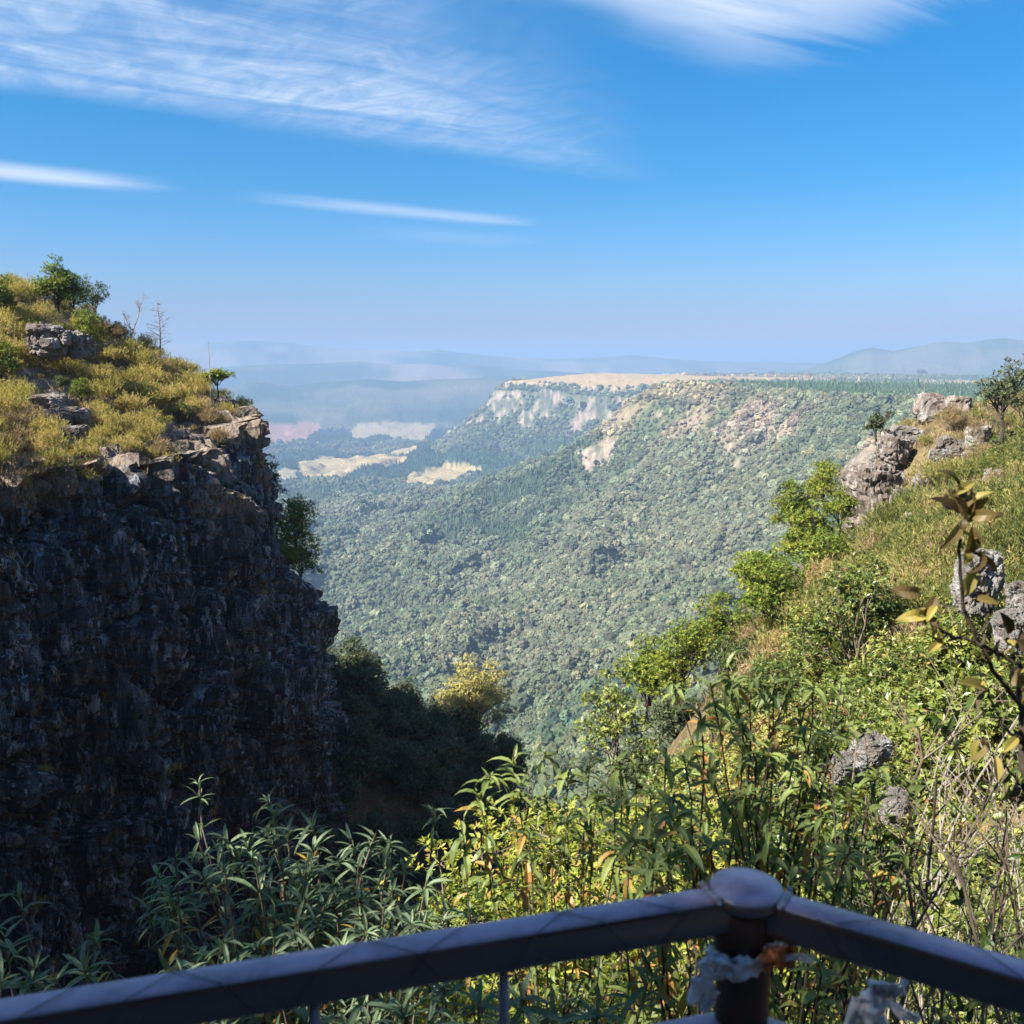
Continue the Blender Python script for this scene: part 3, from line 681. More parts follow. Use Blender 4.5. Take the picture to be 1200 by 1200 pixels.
def whorl_meshes(seed, stems, L=.15, wr=.16, per=13, base_t=.45, yellow=.06, droop=(.5, 1.3), below=9, rad=.012):
    """shrub with long lance leaves in rosettes: stems = [(foot, bend, tip)]"""
    r = np.random.default_rng(seed); S = MB(); F_ = MB(); tl = [lance(wr, d) for d in np.linspace(droop[0], droop[1], 3)]
    for a, b, c in stems:
        a, b, c = map(np.array, (a, b, c)); P = bez(a, b, c, 10); P[1:-1] += r.normal(0, .006, (8, 3)); S.tube(P, np.linspace(rad, rad * .4, 10), 6, r.uniform(.3, .8), False)
        d = norm(P[-1] - P[-2]); n = per + below
        tt = np.concatenate([r.uniform(0, .06, per), r.uniform(.04, .75, below)]); ln = np.linalg.norm(c - a)
        idx = np.clip(9 - tt * 9, 0, 9); i0 = np.floor(idx).astype(int).clip(0, 8); fr = (idx - i0)[:, None]; pos = P[i0] * (1 - fr) + P[i0 + 1] * fr
        th = np.arange(n) * 2.399 + r.uniform(0, 6) + r.normal(0, .45, n); d = norm(d + r.normal(0, .3, 3)); u = norm(np.cross(d, rdir(r, 1)[0])); v = np.cross(d, u)
        el = np.concatenate([np.linspace(1.25, .15, per), r.uniform(-.5, .5, below)]) + r.normal(0, .26, n)
        A = (np.cos(el)[:, None] * (np.cos(th)[:, None] * u + np.sin(th)[:, None] * v) + np.sin(el)[:, None] * d)
        sz = L * np.concatenate([np.linspace(.5, 1.0, per), r.uniform(.6, 1.1, below)]) * r.uniform(.7, 1.2, n)
        t = np.clip(base_t + r.normal(0, .1, n), 0, .8); yl = np.concatenate([np.zeros(per), np.ones(below)]) * r.random(n) > (1 - yellow * 3); t = np.where(yl, r.uniform(.86, 1.0, n), t)
        nz = norm(UP * .9 + d * .5 + r.normal(0, .15, (n, 3))); q = r.integers(0, 3, n)
        for k in range(3):
            m = q == k
            if m.any(): F_.leaves(tl[k], pos[m], A[m], nz[m], sz[m], t[m])
    return S, F_

# leaf and bark colours
M_HEATH = leaf_material('heath_leaf', [(0, (.14, .13, .035)), (.35, (.31, .27, .078)), (.6, (.46, .38, .125)), (.8, (.52, .40, .16)), (1, (.46, .31, .15))], .7, .15, .42, objvar=.4)
M_HEATHG = leaf_material('green_heath_leaf', [(0, (.06, .075, .022)), (.35, (.15, .165, .042)), (.6, (.27, .255, .075)), (.8, (.38, .33, .12)), (1, (.38, .26, .13))], .7, .15, .33, objvar=.4)
M_DRYB = leaf_material('dry_brush_leaf', [(0, (.12, .09, .04)), (.5, (.30, .22, .11)), (1, (.42, .30, .18))], .8, .1, .2)
M_GLOSS = leaf_material('glossy_leaf', [(0, (.045, .075, .014)), (.4, (.15, .19, .035)), (.7, (.25, .28, .055)), (.9, (.36, .35, .08)), (1, (.34, .20, .07))], .38, .5, .28, objvar=.45)
M_LIME = leaf_material('lime_leaf', [(0, (.10, .15, .018)), (.5, (.24, .28, .035)), (.9, (.38, .38, .06)), (1, (.36, .20, .06))], .5, .3, .3)
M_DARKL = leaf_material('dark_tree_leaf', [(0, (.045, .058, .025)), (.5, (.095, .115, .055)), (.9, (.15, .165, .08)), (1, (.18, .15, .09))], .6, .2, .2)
M_DARKG = leaf_material('dark_bush_leaf', [(0, (.04, .06, .016)), (.5, (.10, .135, .035)), (.9, (.20, .22, .06)), (1, (.24, .15, .06))], .45, .4, .25)
M_STRAW = leaf_material('pale_tree_leaf', [(0, (.22, .20, .05)), (.5, (.42, .37, .12)), (.9, (.55, .47, .19)), (1, (.40, .26, .12))], .6, .2, .25)
M_LANCE = leaf_material('grey_green_lance_leaf', [(0, (.07, .10, .05)), (.4, (.16, .22, .115)), (.8, (.29, .35, .19)), (.87, (.58, .50, .07)), (1, (.55, .25, .06))], .5, .35, .35, objvar=.05)
M_LANCED = leaf_material('dark_lance_leaf', [(0, (.08, .11, .03)), (.4, (.17, .22, .06)), (.8, (.30, .34, .10)), (.87, (.42, .32, .07)), (1, (.42, .20, .06))], .45, .4, .35, objvar=.05)
M_BRONZE = leaf_material('bronze_leaf', [(0, (.06, .038, .018)), (.45, (.16, .11, .04)), (.75, (.28, .21, .06)), (1, (.42, .34, .08))], .5, .4, .35, objvar=.05)
M_BARK = bark_material('twig_bark', (.10, .075, .05), (.24, .19, .14))
M_BARKD = bark_material('dark_bark', (.035, .027, .02), (.10, .08, .06))
M_GREYTWIG = bark_material('grey_twig', (.20, .17, .14), (.38, .33, .27))
M_GRASS = leaf_material('dry_grass_blade', [(0, (.14, .11, .045)), (.5, (.36, .27, .13)), (1, (.52, .40, .22))], .7, .2, .25)

def plant(name, S, F_, bark, leaf, label=None, cat=None, group=None, stem_name='stem', leaf_name='foliage', loc=(0, 0, 0), rz=0, sc=1):
    root = empty(name, loc, rz, sc); tag(root, label, cat, group)
    if S is not None and S.n: S.build(stem_name, bark, root)
    if F_ is not None and F_.n: F_.build(leaf_name, leaf, root)
    return root
def copy_plant(root, loc, rz, sc, label=None, group=None, leaf=None):
    r = root.copy(); COL.objects.link(r); r.location = loc; r.rotation_euler = (0, 0, rz); r.scale = (sc,) * 3 if np.isscalar(sc) else sc
    if label: r['label'] = label
    if group: r['group'] = group
    for ch in root.children:
        c = ch.copy(); COL.objects.link(c); c.parent = r
    return r
class Kind:
    """a few individuals of one kind; the first placing moves the original, later ones copy it"""
    def __init__(s, makers): s.makers = makers; s.made = {}
    def put(s, i, loc, rz, sc, label, group=None, cat=None):
        i = i % len(s.makers)
        if i not in s.made:
            o = s.makers[i](); s.made[i] = o; o.location = loc; o.rotation_euler = (0, 0, rz); o.scale = (sc,) * 3 if np.isscalar(sc) else sc
            o['label'] = label
            if group: o['group'] = group
        else: o = copy_plant(s.made[i], loc, rz, sc, label, group)
        if group is None and 'group' in o: del o['group']
        return o
def K_heath(mat, name='heath_bush', tints=(.45, .55, .38, .6, .5), h=1.5, w=2.1, seed=200, cat='bush', **kw):
    return Kind([(lambda i=i, t=t: plant(name, *heath_meshes(seed + i, h, w, base_t=t, **kw), M_BARK, mat, 'x', cat)) for i, t in enumerate(tints)])
def K_leafy(mat, name, tints, h, w, seed, cat='bush', bark=None, stem_name='stem', leaf_name='foliage', **kw):
    return Kind([(lambda i=i, t=t: plant(name, *leafy_meshes(seed + i, h, w, base_t=t, **kw), bark or M_BARK, mat, 'x', cat, None, stem_name, leaf_name)) for i, t in enumerate(tints)])
HEATH = K_heath(M_HEATH)
HEATHER = K_heath(M_HEATHG, 'heather_bush', (.25, .45, .6, .36, .8), seed=220)
RIDGEB = K_heath(M_HEATHG, 'ridge_bush', (.55, .45, .65, .4, .7), 1.2, 2.0, 230)
DRYB = K_heath(M_DRYB, 'dry_bush', (.4, .55, .7), 1.1, 1.7, 240, spread=1.3, spr=34, wr=.11)
GLOSS = K_leafy(M_GLOSS, 'glossy_bush', (.30, .55, .42, .68), 1.9, 2.4, 300, n_stem=13, split=3, per=20, cl=7, L=.105, wr=.48, lobe=.36, lo=.35)
LIME = K_leafy(M_LIME, 'lime_bush', (.45, .6), 1.5, 1.9, 330, n_stem=12, split=3, per=24, cl=7, L=.08, wr=.44, lobe=.36, lo=.3)
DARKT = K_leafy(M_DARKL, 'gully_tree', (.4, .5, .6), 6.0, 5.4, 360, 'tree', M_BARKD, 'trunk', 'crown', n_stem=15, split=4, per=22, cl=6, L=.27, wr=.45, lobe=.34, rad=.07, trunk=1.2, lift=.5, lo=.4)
DARKB = K_leafy(M_DARKG, 'dark_bush', (.4, .6), 1.9, 2.0, 350, n_stem=13, split=3, per=22, cl=7, L=.10, wr=.46, lobe=.36, lo=.3)
LIMET = K_leafy(M_LIME, 'tall_lime_bush', (.5, .6), 3.0, 2.4, 345, n_stem=20, split=3, per=34, cl=7, L=.068, wr=.46, lobe=.32, lo=.35)
GREENT = K_leafy(M_LIME, 'green_tree', (.25, .35, .2), 3.6, 2.8, 390, 'tree', M_BARKD, 'trunk', 'crown', n_stem=13, split=3, per=26, cl=7, L=.14, wr=.42, lobe=.40, rad=.035, trunk=.4, lift=.5, lo=.3)

def poisson(n, gen, dmin, occupied):
    out = []
    for _ in range(n):
        x, y = gen()
        if all((x - a) ** 2 + (y - b) ** 2 > (dmin * .5 + d) ** 2 for a, b, d in occupied + out): out.append((x, y, dmin * .5))
    return out
# ------------------------------------------------------------------ cliff top: boulders, bushes, small trees
occ = []
def on_hill(u, y):
    x = (u - 600) / F * y / (math.cos(PITCH) + math.sin(PITCH) * .08); return x, y, hz_hill(x, y)
def rock_thing(name, size, seed, mat, loc, rz, label, tilt=(0, 0), cat='rock', group=None, block=1.0, sub=5):
    o = make_rock(name, size, seed, mat, block, sub); o.location = loc; o.rotation_euler = (tilt[0], tilt[1], rz); return tag(o, label, cat, group)
x, y, z = on_hill(66, 61.5); rock_thing('boulder', (2.5, 2.2, 2.0), 3, M_BROWN, (x, y, 1.15), .25, 'large rounded brown boulder with a dark overhang, largest on the sunlit cliff top', (.05, .12)); occ.append((x, y, 1.3)); BX, BY = x, y
x, y, z = on_hill(97, 62.5); rock_thing('boulder', (1.9, 1.8, 1.55), 5, M_BROWN, (x, y, 1.05), -.2, 'smaller grey boulder touching the right side of the largest cliff top boulder', (0, .05)); occ.append((x, y, 1.0))
for (u, y, s, lab) in ((52, 57.5, (3.0, 2.2, 1.0), 'flat slab of layered brown rock below the largest cliff top boulder'),
                       (78, 56.6, (2.6, 2.0, .9), 'stepped rock ledge just under the flat slab on the cliff top'),
                       (84, 55.3, (1.9, 1.5, .7), 'low pinkish rock step lowest in the ledges on the cliff top'),
                       (228, 62.8, (1.6, 1.4, .8), 'weathered grey block on the cliff rim beside the bare dry ledge'),
                       (216, 60.2, (1.2, 1.3, .7), 'pale angular stone on the cliff rim left of the weathered block'),
                       (262, 70.6, (1.7, 1.6, .9), 'dark jutting rock on the far rim under the flat topped tree'),
                       (150, 56.2, (1.6, 1.3, .9), 'squat grey rock among heath at the edge of the cliff')):
    x, yy, z = on_hill(u, y); rock_thing('rock_ledge', s, int(u), M_BROWN, (x, yy, z + .12), u * .37, lab, (.06, -.05)); occ.append((x, yy, s[0] * .45))
# single trees on the skyline
x, y, z = on_hill(193, 74.5); plant('bare_tree', bare_meshes(41, 4.4, 3.0, True, .075), None, M_GREYTWIG, None, 'leafless grey spire of a dead tree at the right end of the skyline', 'tree', None, 'trunk', loc=(x, y, z)); occ.append((x, y, .3))
x, y, z = on_hill(157, 75); plant('bare_tree', bare_meshes(48, 4.6, 3, False, .09), None, M_GREYTWIG, None, 'rounded leafless tree with fine twigs left of the dead spire on the skyline', 'tree', None, 'trunk', loc=(x, y, z)); occ.append((x, y, .6))
x, y, z = on_hill(249, 69.3); S = MB(); S.tube([(0, 0, -.3), (.03, .02, 2.2), (.0, .05, 4.4)], [.035, .026, .012], 6, .5); [S.tube([(0, .02, q), (.3 * (-1) ** i, .1, q + .25)], [.012, .006], 4, .5) for i, q in enumerate((2.4, 2.9, 3.3, 3.7))]
plant('bare_sapling', S, None, M_GREYTWIG, None, 'thin bare pole of a dead sapling near the right end of the cliff rim', 'tree', None, 'trunk', loc=(x, y, z)); occ.append((x, y, .2))
S, F_ = leafy_meshes(44, 2.4, 3.0, n_stem=8, split=3, per=22, cl=7, L=.15, lobe=.30, flat=.42, trunk=.9, rad=.03, base_t=.3, lift=.7)
x, y, z = on_hill(257, 71.5); plant('flat_topped_tree', S, F_, M_BARKD, M_LIME, 'small flat topped green tree on the far corner of the left cliff', 'tree', None, 'trunk', 'crown', loc=(x, y, z + .2)); occ.append((x, y, .8))
for i, (u, y, sc, lab) in enumerate(((78, 71, 1.15, 'tall bright green tree, highest of the greenery on the cliff top'), (108, 69, .85, 'leaning bright green shrubby tree right of the tallest cliff top tree'),
                          (96, 72.5, .9, 'green tree squeezed between the two brightest trees on the cliff top'), (8, 66, 1.0, 'green tree at the left end of the cliff top skyline'),
                          (6, 58, .8, 'small green tree among brown brush at the left edge of the cliff top'), (98, 60.3, .5, 'low green bush growing under the two cliff top boulders'))):
    x, yy, z = on_hill(u, y); GREENT.put(i, (x, yy, z - .1), i * 1.3, sc, lab); occ.append((x, yy, .7 * sc))
x, y, z = on_hill(120, 76); S, F_ = leafy_meshes(52, 4.3, 3.0, n_stem=8, split=3, per=16, cl=6, L=.15, lobe=.28, trunk=1.4, rad=.04, base_t=.55)
plant('dark_tree', S, F_, M_BARKD, M_DARKL, 'sparse blue green tree between the green tree and the leafless tree', 'tree', None, 'trunk', 'crown', loc=(x, y, z)); occ.append((x, y, 1))
for u, y in ((222, 58.5), (232, 60.5), (212, 63), (62, 59.6), (85, 60), (50, 58.6), (70, 57.6), (60, 55.6), (86, 57.8), (76, 54.6), (96, 56.5)): x, yy, z = on_hill(u, y); occ.append((x, yy, .9))
occ0 = list(occ)
# dry bushes on the left, then the heath thicket
g = 'dry brown bushes on the cliff top'
for i, (u, y) in enumerate(((12, 52), (28, 50.5), (38, 53.5), (5, 48), (250, 65.5), (238, 67.5), (255, 63.5), (150, 72), (128, 72), (200, 71), (190, 57.5), (180, 71))):
    x, yy, z = on_hill(u, y); DRYB.put(i, (x, yy, z - .05), i * 2.1, rng.uniform(.9, 1.3), 'dry straw brown bush among the olive heath on the cliff top', g); occ.append((x, yy, .7))
def gen_hill():
    while True:
        y = rng.uniform(38, 86); x = rng.uniform(-.60 * y, -19)
        sd = float(rim_dist(np.array([x]), np.array([y]))[0])
        if sd > .5 and x > -52: return x, y
g = 'heath bushes hanging over the rim'
for i in range(24):
    a = int(rng.integers(95, 330)); p = FACE[a, int(rng.integers(12, 22))]
    if 34 < p[1] < 57: HEATH.put(i, (p[0] - .15, p[1], p[2] - .35), rng.uniform(0, 6.28), rng.uniform(.6, 1.0), 'olive heath bush hanging over the rocky rim of the shaded cliff', g)
pts = poisson(3200, gen_hill, 1.27, occ)
g = 'olive heath bushes on the cliff top'
for i in range(12):
    x, y = gen_hill(); DARKB.put(i, (x, y, hz_hill(x, y) - .1), i * 1.1, rng.uniform(.5, .8), 'small dark green bush dotted among the heath on the left cliff top', 'dark green bushes on the cliff top'); occ.append((x, y, .4))
for i, (x, y, _) in enumerate(pts):
    z = hz_hill(x, y); s = rng.uniform(.75, 1.3) * (1.0 if rim_dist(np.array([x]), np.array([y]))[0] > 2 else .8)
    HEATH.put(int(rng.integers(0, 5)), (x, y, z - .08), rng.uniform(0, 6.28), (s, s, s * rng.uniform(.8, 1.2)), 'olive heath bush in the thicket on the sunlit left cliff top', g)
print('cliff heath', len(pts))
# trees on the ledge behind the buttress and on the face
for i, (u, v, y, sc, lab, kd) in enumerate(((318, 560, 78, .9, 'thin dark conifer like tree rising from the ledge on the cliff edge', 0), (346, 615, 82, 1.25, 'yellow green leafy tree catching sun on the ledge of the cliff edge', 1),
        (352, 655, 83.5, 1.1, 'lower sunlit leafy tree on the cliff ledge above the dark buttress', 1), (332, 650, 80, .9, 'shaded leafy tree left of the sunlit ones on the cliff ledge', 1))):
    x, yy, zz = at(u, v, y)
    if kd: GREENT.put(i, (x, yy, zz - 1.9 * sc), i, sc * 1.15, lab)
    else:
        S, F_ = leafy_meshes(57, 5.2, 1.5, n_stem=9, split=3, per=14, cl=6, L=.16, lobe=.5, trunk=.8, rad=.04, base_t=.5); plant('slender_tree', S, F_, M_BARKD, M_DARKL, lab, 'tree', None, 'trunk', 'crown', loc=(x, yy, zz - 3.2))
g = 'low dark bushes clinging to the shaded cliff face'
FV = FACE
for i in range(34):
    a = int(rng.integers(110, 500)); b = int(rng.integers(24, 240)); p = FV[a, b]
    HEATH.put(i, (p[0] - .1, p[1], p[2] - .25), rng.uniform(0, 6.28), rng.uniform(.3, .7), 'low bush rooted in a crack of the dark shaded cliff face', g)

# ------------------------------------------------------------------ gully: shaded trees beside the cliff
def on_near(u, y):
    x = (u - 600) / F * y / .96; return x, y, float(h_near(np.array([x]), np.array([y]))[0])
GT = []
lab_g = 'shaded dark tree in the wooded gully right of the cliff'
def gen_g():
    while True:
        y = rng.uniform(44, 104); x = rng.uniform(-19, 6)
        if x < (560 - 600) / F * y + 3.0 and (y > 60 or x < -5): return x, y
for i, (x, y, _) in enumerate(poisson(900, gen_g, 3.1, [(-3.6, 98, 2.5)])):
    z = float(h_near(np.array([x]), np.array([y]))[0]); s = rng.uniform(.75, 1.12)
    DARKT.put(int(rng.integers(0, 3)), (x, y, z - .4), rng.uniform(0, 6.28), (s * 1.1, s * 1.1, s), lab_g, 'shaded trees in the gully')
x, y, z = on_near(556, 97); S, F_ = leafy_meshes(61, 9.5, 10, n_stem=20, split=4, per=26, cl=6, L=.28, lobe=.27, flat=.5, trunk=1, lo=.4, rad=.1, base_t=.5, lift=.6)
zt = at(556, 775, 97)[2]
DARKT.put(1, (x + .3, y - 4.6, zt - 9.6), 1.0, .8, 'shaded dark tree at the foot of the pale sunlit tree')
DARKT.put(2, (x + 3.4, y - 4.0, zt - 10.6), 2.0, .75, 'shaded dark tree right below the pale sunlit tree')
plant('pale_tree', S, F_, M_BARK, M_STRAW, 'pale yellow green tree catching the sun beyond the shaded gully', 'tree', None, 'trunk', 'crown', loc=(x, y, zt - 9.2))
# ------------------------------------------------------------------ the crag and the bushy slope on the right
occ = []
def rk(name, u, v, y, size, seed, mat, label, rz=0, tilt=(0, 0), block=1.0, sub=5, clear=.45):
    p = at(u, v, y); p = (p[0], p[1], p[2] - (.18 * size[2] if y < 20 else 0)); rock_thing(name, size, seed, mat, p, rz, label, tilt, block=block, sub=sub); occ.append((p[0], p[1], max(size[:2]) * clear))
M_CRAG = m_rock('crag_rock', (.06, .048, .04), (.22, .175, .145), (.42, .35, .30), (.56, .51, .46), False)
rk('crag', 1022, 592, 51.5, (2.3, 3.0, 4.6), 21, M_CRAG, 'tall pale crag with a black hollow at the left end of the bushy ridge', .3, (0, -.12), .8)
rk('crag', 1048, 576, 52.5, (3.0, 2.4, 2.0), 22, M_BROWN, 'broad brown crag joined above the hollow on the ridge end', -.2, (.1, .1), .8)
rk('crag', 1076, 605, 49.5, (1.3, 2.0, 2.8), 23, M_CRAG, 'narrow fluted rock pillar right of the hollowed crag', .5, (0, .1), .7)
rk('crag', 1006, 572, 53, (1.4, 1.8, 2.0), 24, M_CRAG, 'small white faced crag on the outermost corner of the ridge', .1, (0, 0), .8)
rk('rock', 1047, 527, 54, (1.7, 1.5, 1.5), 25, M_CRAG, 'square grey block overhanging a dark notch high on the ridge', .6, (.1, .1))
rk('rock', 1066, 512, 55.5, (1.5, 1.2, 1.0), 26, M_PALE, 'pale stone poking from grass near the top of the ridge')
for i, (u, v) in enumerate(((1100, 534), (1118, 531), (1128, 522), (1109, 520), (1136, 536))):
    rk('rock', u, v, 49 + (536 - v) * .12, (.95, .8, .7), 30 + i, M_BROWN if i % 2 else M_PALE, ('whitish stone left of the reddish rubble on the ridge', 'brown stone in the middle of the rubble above the mesh fence', 'pale stone topping the reddish rubble on the ridge', 'reddish stone at the upper left of the rubble on the ridge', 'grey stone at the right end of the rubble above the mesh fence')[i], i)
rk('rock', 1146, 668, 17.5, (.75, .6, 1.25), 41, M_PALE, 'large pale grey rock standing among heath behind the bronze leaves', .4, (0, .06), .9)
rk('rock', 1198, 690, 16.5, (.5, .5, .6), 42, M_PALE, 'rounded grey rock cut by the right edge of the photo', .9)
rk('rock', 1190, 730, 15.2, (.6, .5, .7), 43, M_PALE, 'cracked grey rock slab leaning under the rounded rock', .2, (.1, -.2))
rk('rock', 1022, 872, 13.0, (.6, .45, .4), 46, M_PALE, 'pale weathered rock showing through the leafy bushes in mid slope', .9, (.3, .2))
rk('rock', 990, 895, 12.6, (.5, .35, .35), 47, M_PALE, 'small pale rock below the weathered rock in mid slope', .4, (.3, 0))
rk('rock', 1050, 940, 11.5, (.45, .3, .4), 48, M_PALE, 'pale broken rock behind the bare twigs on the slope', 1.2, (.3, 0))

def tree_px(name, u, v, y, S, F_, bark, leaf, label, rz=0, drop=0, leaf_name='crown'):
    x, yy, zz = at(u, v, y); return plant(name, S, F_, bark, leaf, label, 'tree', None, 'trunk', leaf_name, loc=(x, yy, zz - drop), rz=rz)
# dark tree against the sky at the right
S, F_ = leafy_meshes(71, 4.4, 3.2, n_stem=9, split=4, per=13, cl=6, L=.15, lobe=.22, trunk=.9, rad=.05, base_t=.35, lift=.5)
tree_px('dark_tree', 1172, 512, 46, S, F_, M_BARKD, M_DARKL, 'open dark tree standing against the sky on the bushy ridge', .4)
S, F_ = leafy_meshes(72, 2.4, 1.8, n_stem=6, split=3, per=14, cl=6, L=.14, lobe=.3, trunk=.4, rad=.03, base_t=.5)
tree_px('dark_tree', 1200, 505, 45, S, F_, M_BARKD, M_DARKL, 'lower dark tree at the right edge beside the open dark tree')
S, F_ = leafy_meshes(73, 2.6, 1.3, n_stem=8, split=2, per=18, cl=6, L=.14, lobe=.5, trunk=.3, rad=.03, base_t=.4)
tree_px('dark_tree', 1027, 525, 55.5, S, F_, M_BARKD, M_DARKL, 'small dark green tree alone on the left slope of the ridge', 0, .1)
S = bare_meshes(75, 2.6, 1, True, .02); tree_px('bare_sapling', 1081, 490, 57, S, None, M_GREYTWIG, None, 'thin bare sapling on the highest point of the bushy ridge')
# leafy trees at the left margin of the slope
S, F_ = leafy_meshes(76, 4.4, 3.0, n_stem=10, split=4, per=20, cl=7, L=.14, lobe=.30, trunk=1.3, rad=.05, base_t=.4, flat=.6)
tree_px('green_tree', 893, 722, 38, S, F_, M_BARK, M_LIME, 'spreading green tree standing out against the valley at the slope edge', .3, 1.0)
for i, (u, v, y, sc, lab) in enumerate(((948, 640, 42, 1.0, 'rounded green tree on the slope below the crag'), (975, 672, 36, .85, 'bright green tree in front of the rounded tree on the slope'), (930, 600, 48, .9, 'olive green tree just left of the hollowed crag'),
        (985, 600, 49, .7, 'low green tree at the foot of the crag'), (965, 570, 54, .8, 'dark green tree low on the ridge side left of the crag'), (905, 700, 31, .8, 'bushy green tree right of the spreading tree'), (760, 800, 36, .9, 'yellow green tree at the bottom of the slope above the gully'),
        (800, 775, 34, .85, 'green tree between the glossy bushes and the valley'), (845, 745, 36, .9, 'light green tree left of the spreading tree'), (1150, 595, 38, .5, 'green clump high in the heath of the right slope'))):
    x, yy, zz = at(u, v, y); GREENT.put(i, (x, yy, zz - 1.5 * sc), i * 1.7, sc, lab)
S, F_ = leafy_meshes(78, 3.0, 3.4, n_stem=13, split=3, per=26, cl=8, L=.11, wr=.48, lobe=.30, base_t=.3, rad=.035)
x, yy, zz = at(1005, 735, 22.5); plant('glossy_bush', S, F_, M_BARK, M_GLOSS, 'big dark glossy bush, largest on the sunlit right slope', 'bush', None, loc=(x, yy, zz - 1.3)); occ.append((x, yy, 1.3))
S, F_ = leafy_meshes(79, 2.2, 1.6, n_stem=7, split=3, per=14, cl=7, L=.10, wr=.46, lobe=.36, base_t=.65, rad=.02)
x, yy, zz = at(722, 850, 17); plant('glossy_bush', S, F_, M_BARK, M_GLOSS, 'glossy yellow green bush reaching out to the left over the gully', 'bush', None, loc=(x, yy, zz - 1.0)); occ.append((x, yy, .6))

def in_px(x, y, z):
    c = y * math.cos(PITCH) - z * math.sin(PITCH); return 600 + F * x / c, 600 - F * (y * math.sin(PITCH) + z * math.cos(PITCH)) / c
def scatter(n, y0, y1, xa, xb, dmin, kind, sr, label, group, sink=.1, ok=None, nk=4):
    def gen():
        while True:
            y = math.sqrt(rng.uniform(y0 * y0, y1 * y1)); x = rng.uniform(xa(y), xb(y))
            if ok is None or ok(x, y): return x, y
    P = poisson(n, gen, dmin, occ)
    for x, y, d in P:
        z = float(h_near(np.array([x]), np.array([y]))[0]); s = rng.uniform(*sr); occ.append((x, y, d))
        kind.put(int(rng.integers(0, nk)), (x, y, z - sink), rng.uniform(0, 6.28), (s, s, s * rng.uniform(.85, 1.15)), label, group)
    print(group, len(P))
edge_x = lambda y: np.interp(y, [8, 14, 22, 30, 38, 45, 50, 58, 66], [.8, 2.6, 4.5, 5.0, 8.6, 12, 16.5, 19, 24])
scatter(3000, 9, 27, lambda y: edge_x(y), lambda y: .60 * y - 1.0, 1.05, GLOSS, (.8, 1.25), 'yellow green glossy leaved bush in the thicket on the sunlit right slope', 'glossy bushes on the right slope', ok=lambda x, y: x < 9.4 - .05 * (y - 20) and (x - 9.6) ** 2 + (y - 16.5) ** 2 > 3.2)
scatter(1600, 15, 46, lambda y: np.maximum(edge_x(y) + 3.0, y * .28), lambda y: .62 * y + 1, 1.0, HEATHER, (.65, 1.15), 'olive heath bush covering the middle of the right slope', 'heath bushes on the right slope', nk=5)
scatter(420, 13, 48, lambda y: np.maximum(edge_x(y) + 1.0, y * .24), lambda y: .60 * y, .7, DARKB, (.5, 1.0), 'dark green leafy bush dotted among the heath of the right slope', 'dark bushes among the right slope heath', nk=2)
scatter(140, 20, 44, lambda y: np.maximum(edge_x(y) + 1.0, y * .26), lambda y: .60 * y, .7, DRYB, (.7, 1.2), 'dry straw coloured bush among olive heath on the right slope', 'dry bushes on the right slope', nk=3)
scatter(700, 44, 72, lambda y: edge_x(y), lambda y: .64 * y, 1.6, RIDGEB, (.45, .75), 'low olive heath bush on the sunny ridge behind the crag', 'heath bushes on the far ridge', .15, nk=5)
for i, (u, v, y) in enumerate(((1010, 650, 33), (1030, 640, 35), (995, 665, 31), (1140, 510, 50), (1120, 505, 53), (1095, 570, 47), (1155, 540, 46), (1110, 640, 27), (1060, 660, 27))):
    x, yy, zz = at(u, v, y); zz = float(h_near(np.array([x]), np.array([yy]))[0]); DRYB.put(i, (x, yy, zz - .05), i * 1.9, rng.uniform(.9, 1.3), 'dry straw coloured bush among olive heath on the right slope', 'dry bushes on the right slope')
scatter(700, 5.2, 10.5, lambda y: -.10 * y - .2, lambda y: .26 * y, .5, LIME, (.5, .75), 'bright lime green small leaved bush just beyond the railing', 'lime green bushes below the railing', nk=2)
for i, (u, v, y, s) in enumerate(((545, 1050, 6.2, .8), (600, 985, 7.0, .9), (645, 945, 7.6, 1.0), (700, 930, 8.0, 1.0), (765, 945, 7.8, 1.0), (520, 1105, 5.6, .8), (590, 1080, 6.0, .85), (650, 1040, 6.4, .9), (720, 1020, 6.6, .95), (790, 1010, 6.8, 1.0), (840, 960, 8.2, 1.0), (680, 1110, 5.4, .8), (760, 1100, 5.6, .8), (870, 1040, 6.6, .9), (900, 1110, 5.4, .8), (630, 1150, 5.0, .7), (700, 1160, 4.9, .7), (800, 1160, 5.0, .7))):
    x, yy, zz = at(u, v, y); LIMET.put(i, (x, yy, zz - 2.75 * s), i * 1.9, s, 'tall sunlit lime green bush rising behind the railing left of the post', 'tall lime green bushes behind the railing'); occ.append((x, yy, .3))
scatter(240, 10, 16, lambda y: -.03 * y - .6, lambda y: edge_x(y), 1.1, LIME, (.7, 1.0), 'lime green bush on the drop between gully and slope', 'lime green bushes on the drop', nk=2)
scatter(400, 4.0, 10.5, lambda y: .27 * y, lambda y: .62 * y, .75, GLOSS, (.4, .6), 'small glossy bush behind the bare twigs below the right railing', 'small glossy bushes near the right railing')
scatter(300, 14, 40, lambda y: -.3 * y - 1, lambda y: edge_x(y) - 1, 2.6, DARKT, (.35, .5), 'dark leafy tree low in the shaded gully below the lookout', 'low trees in the gully', .3, nk=3)

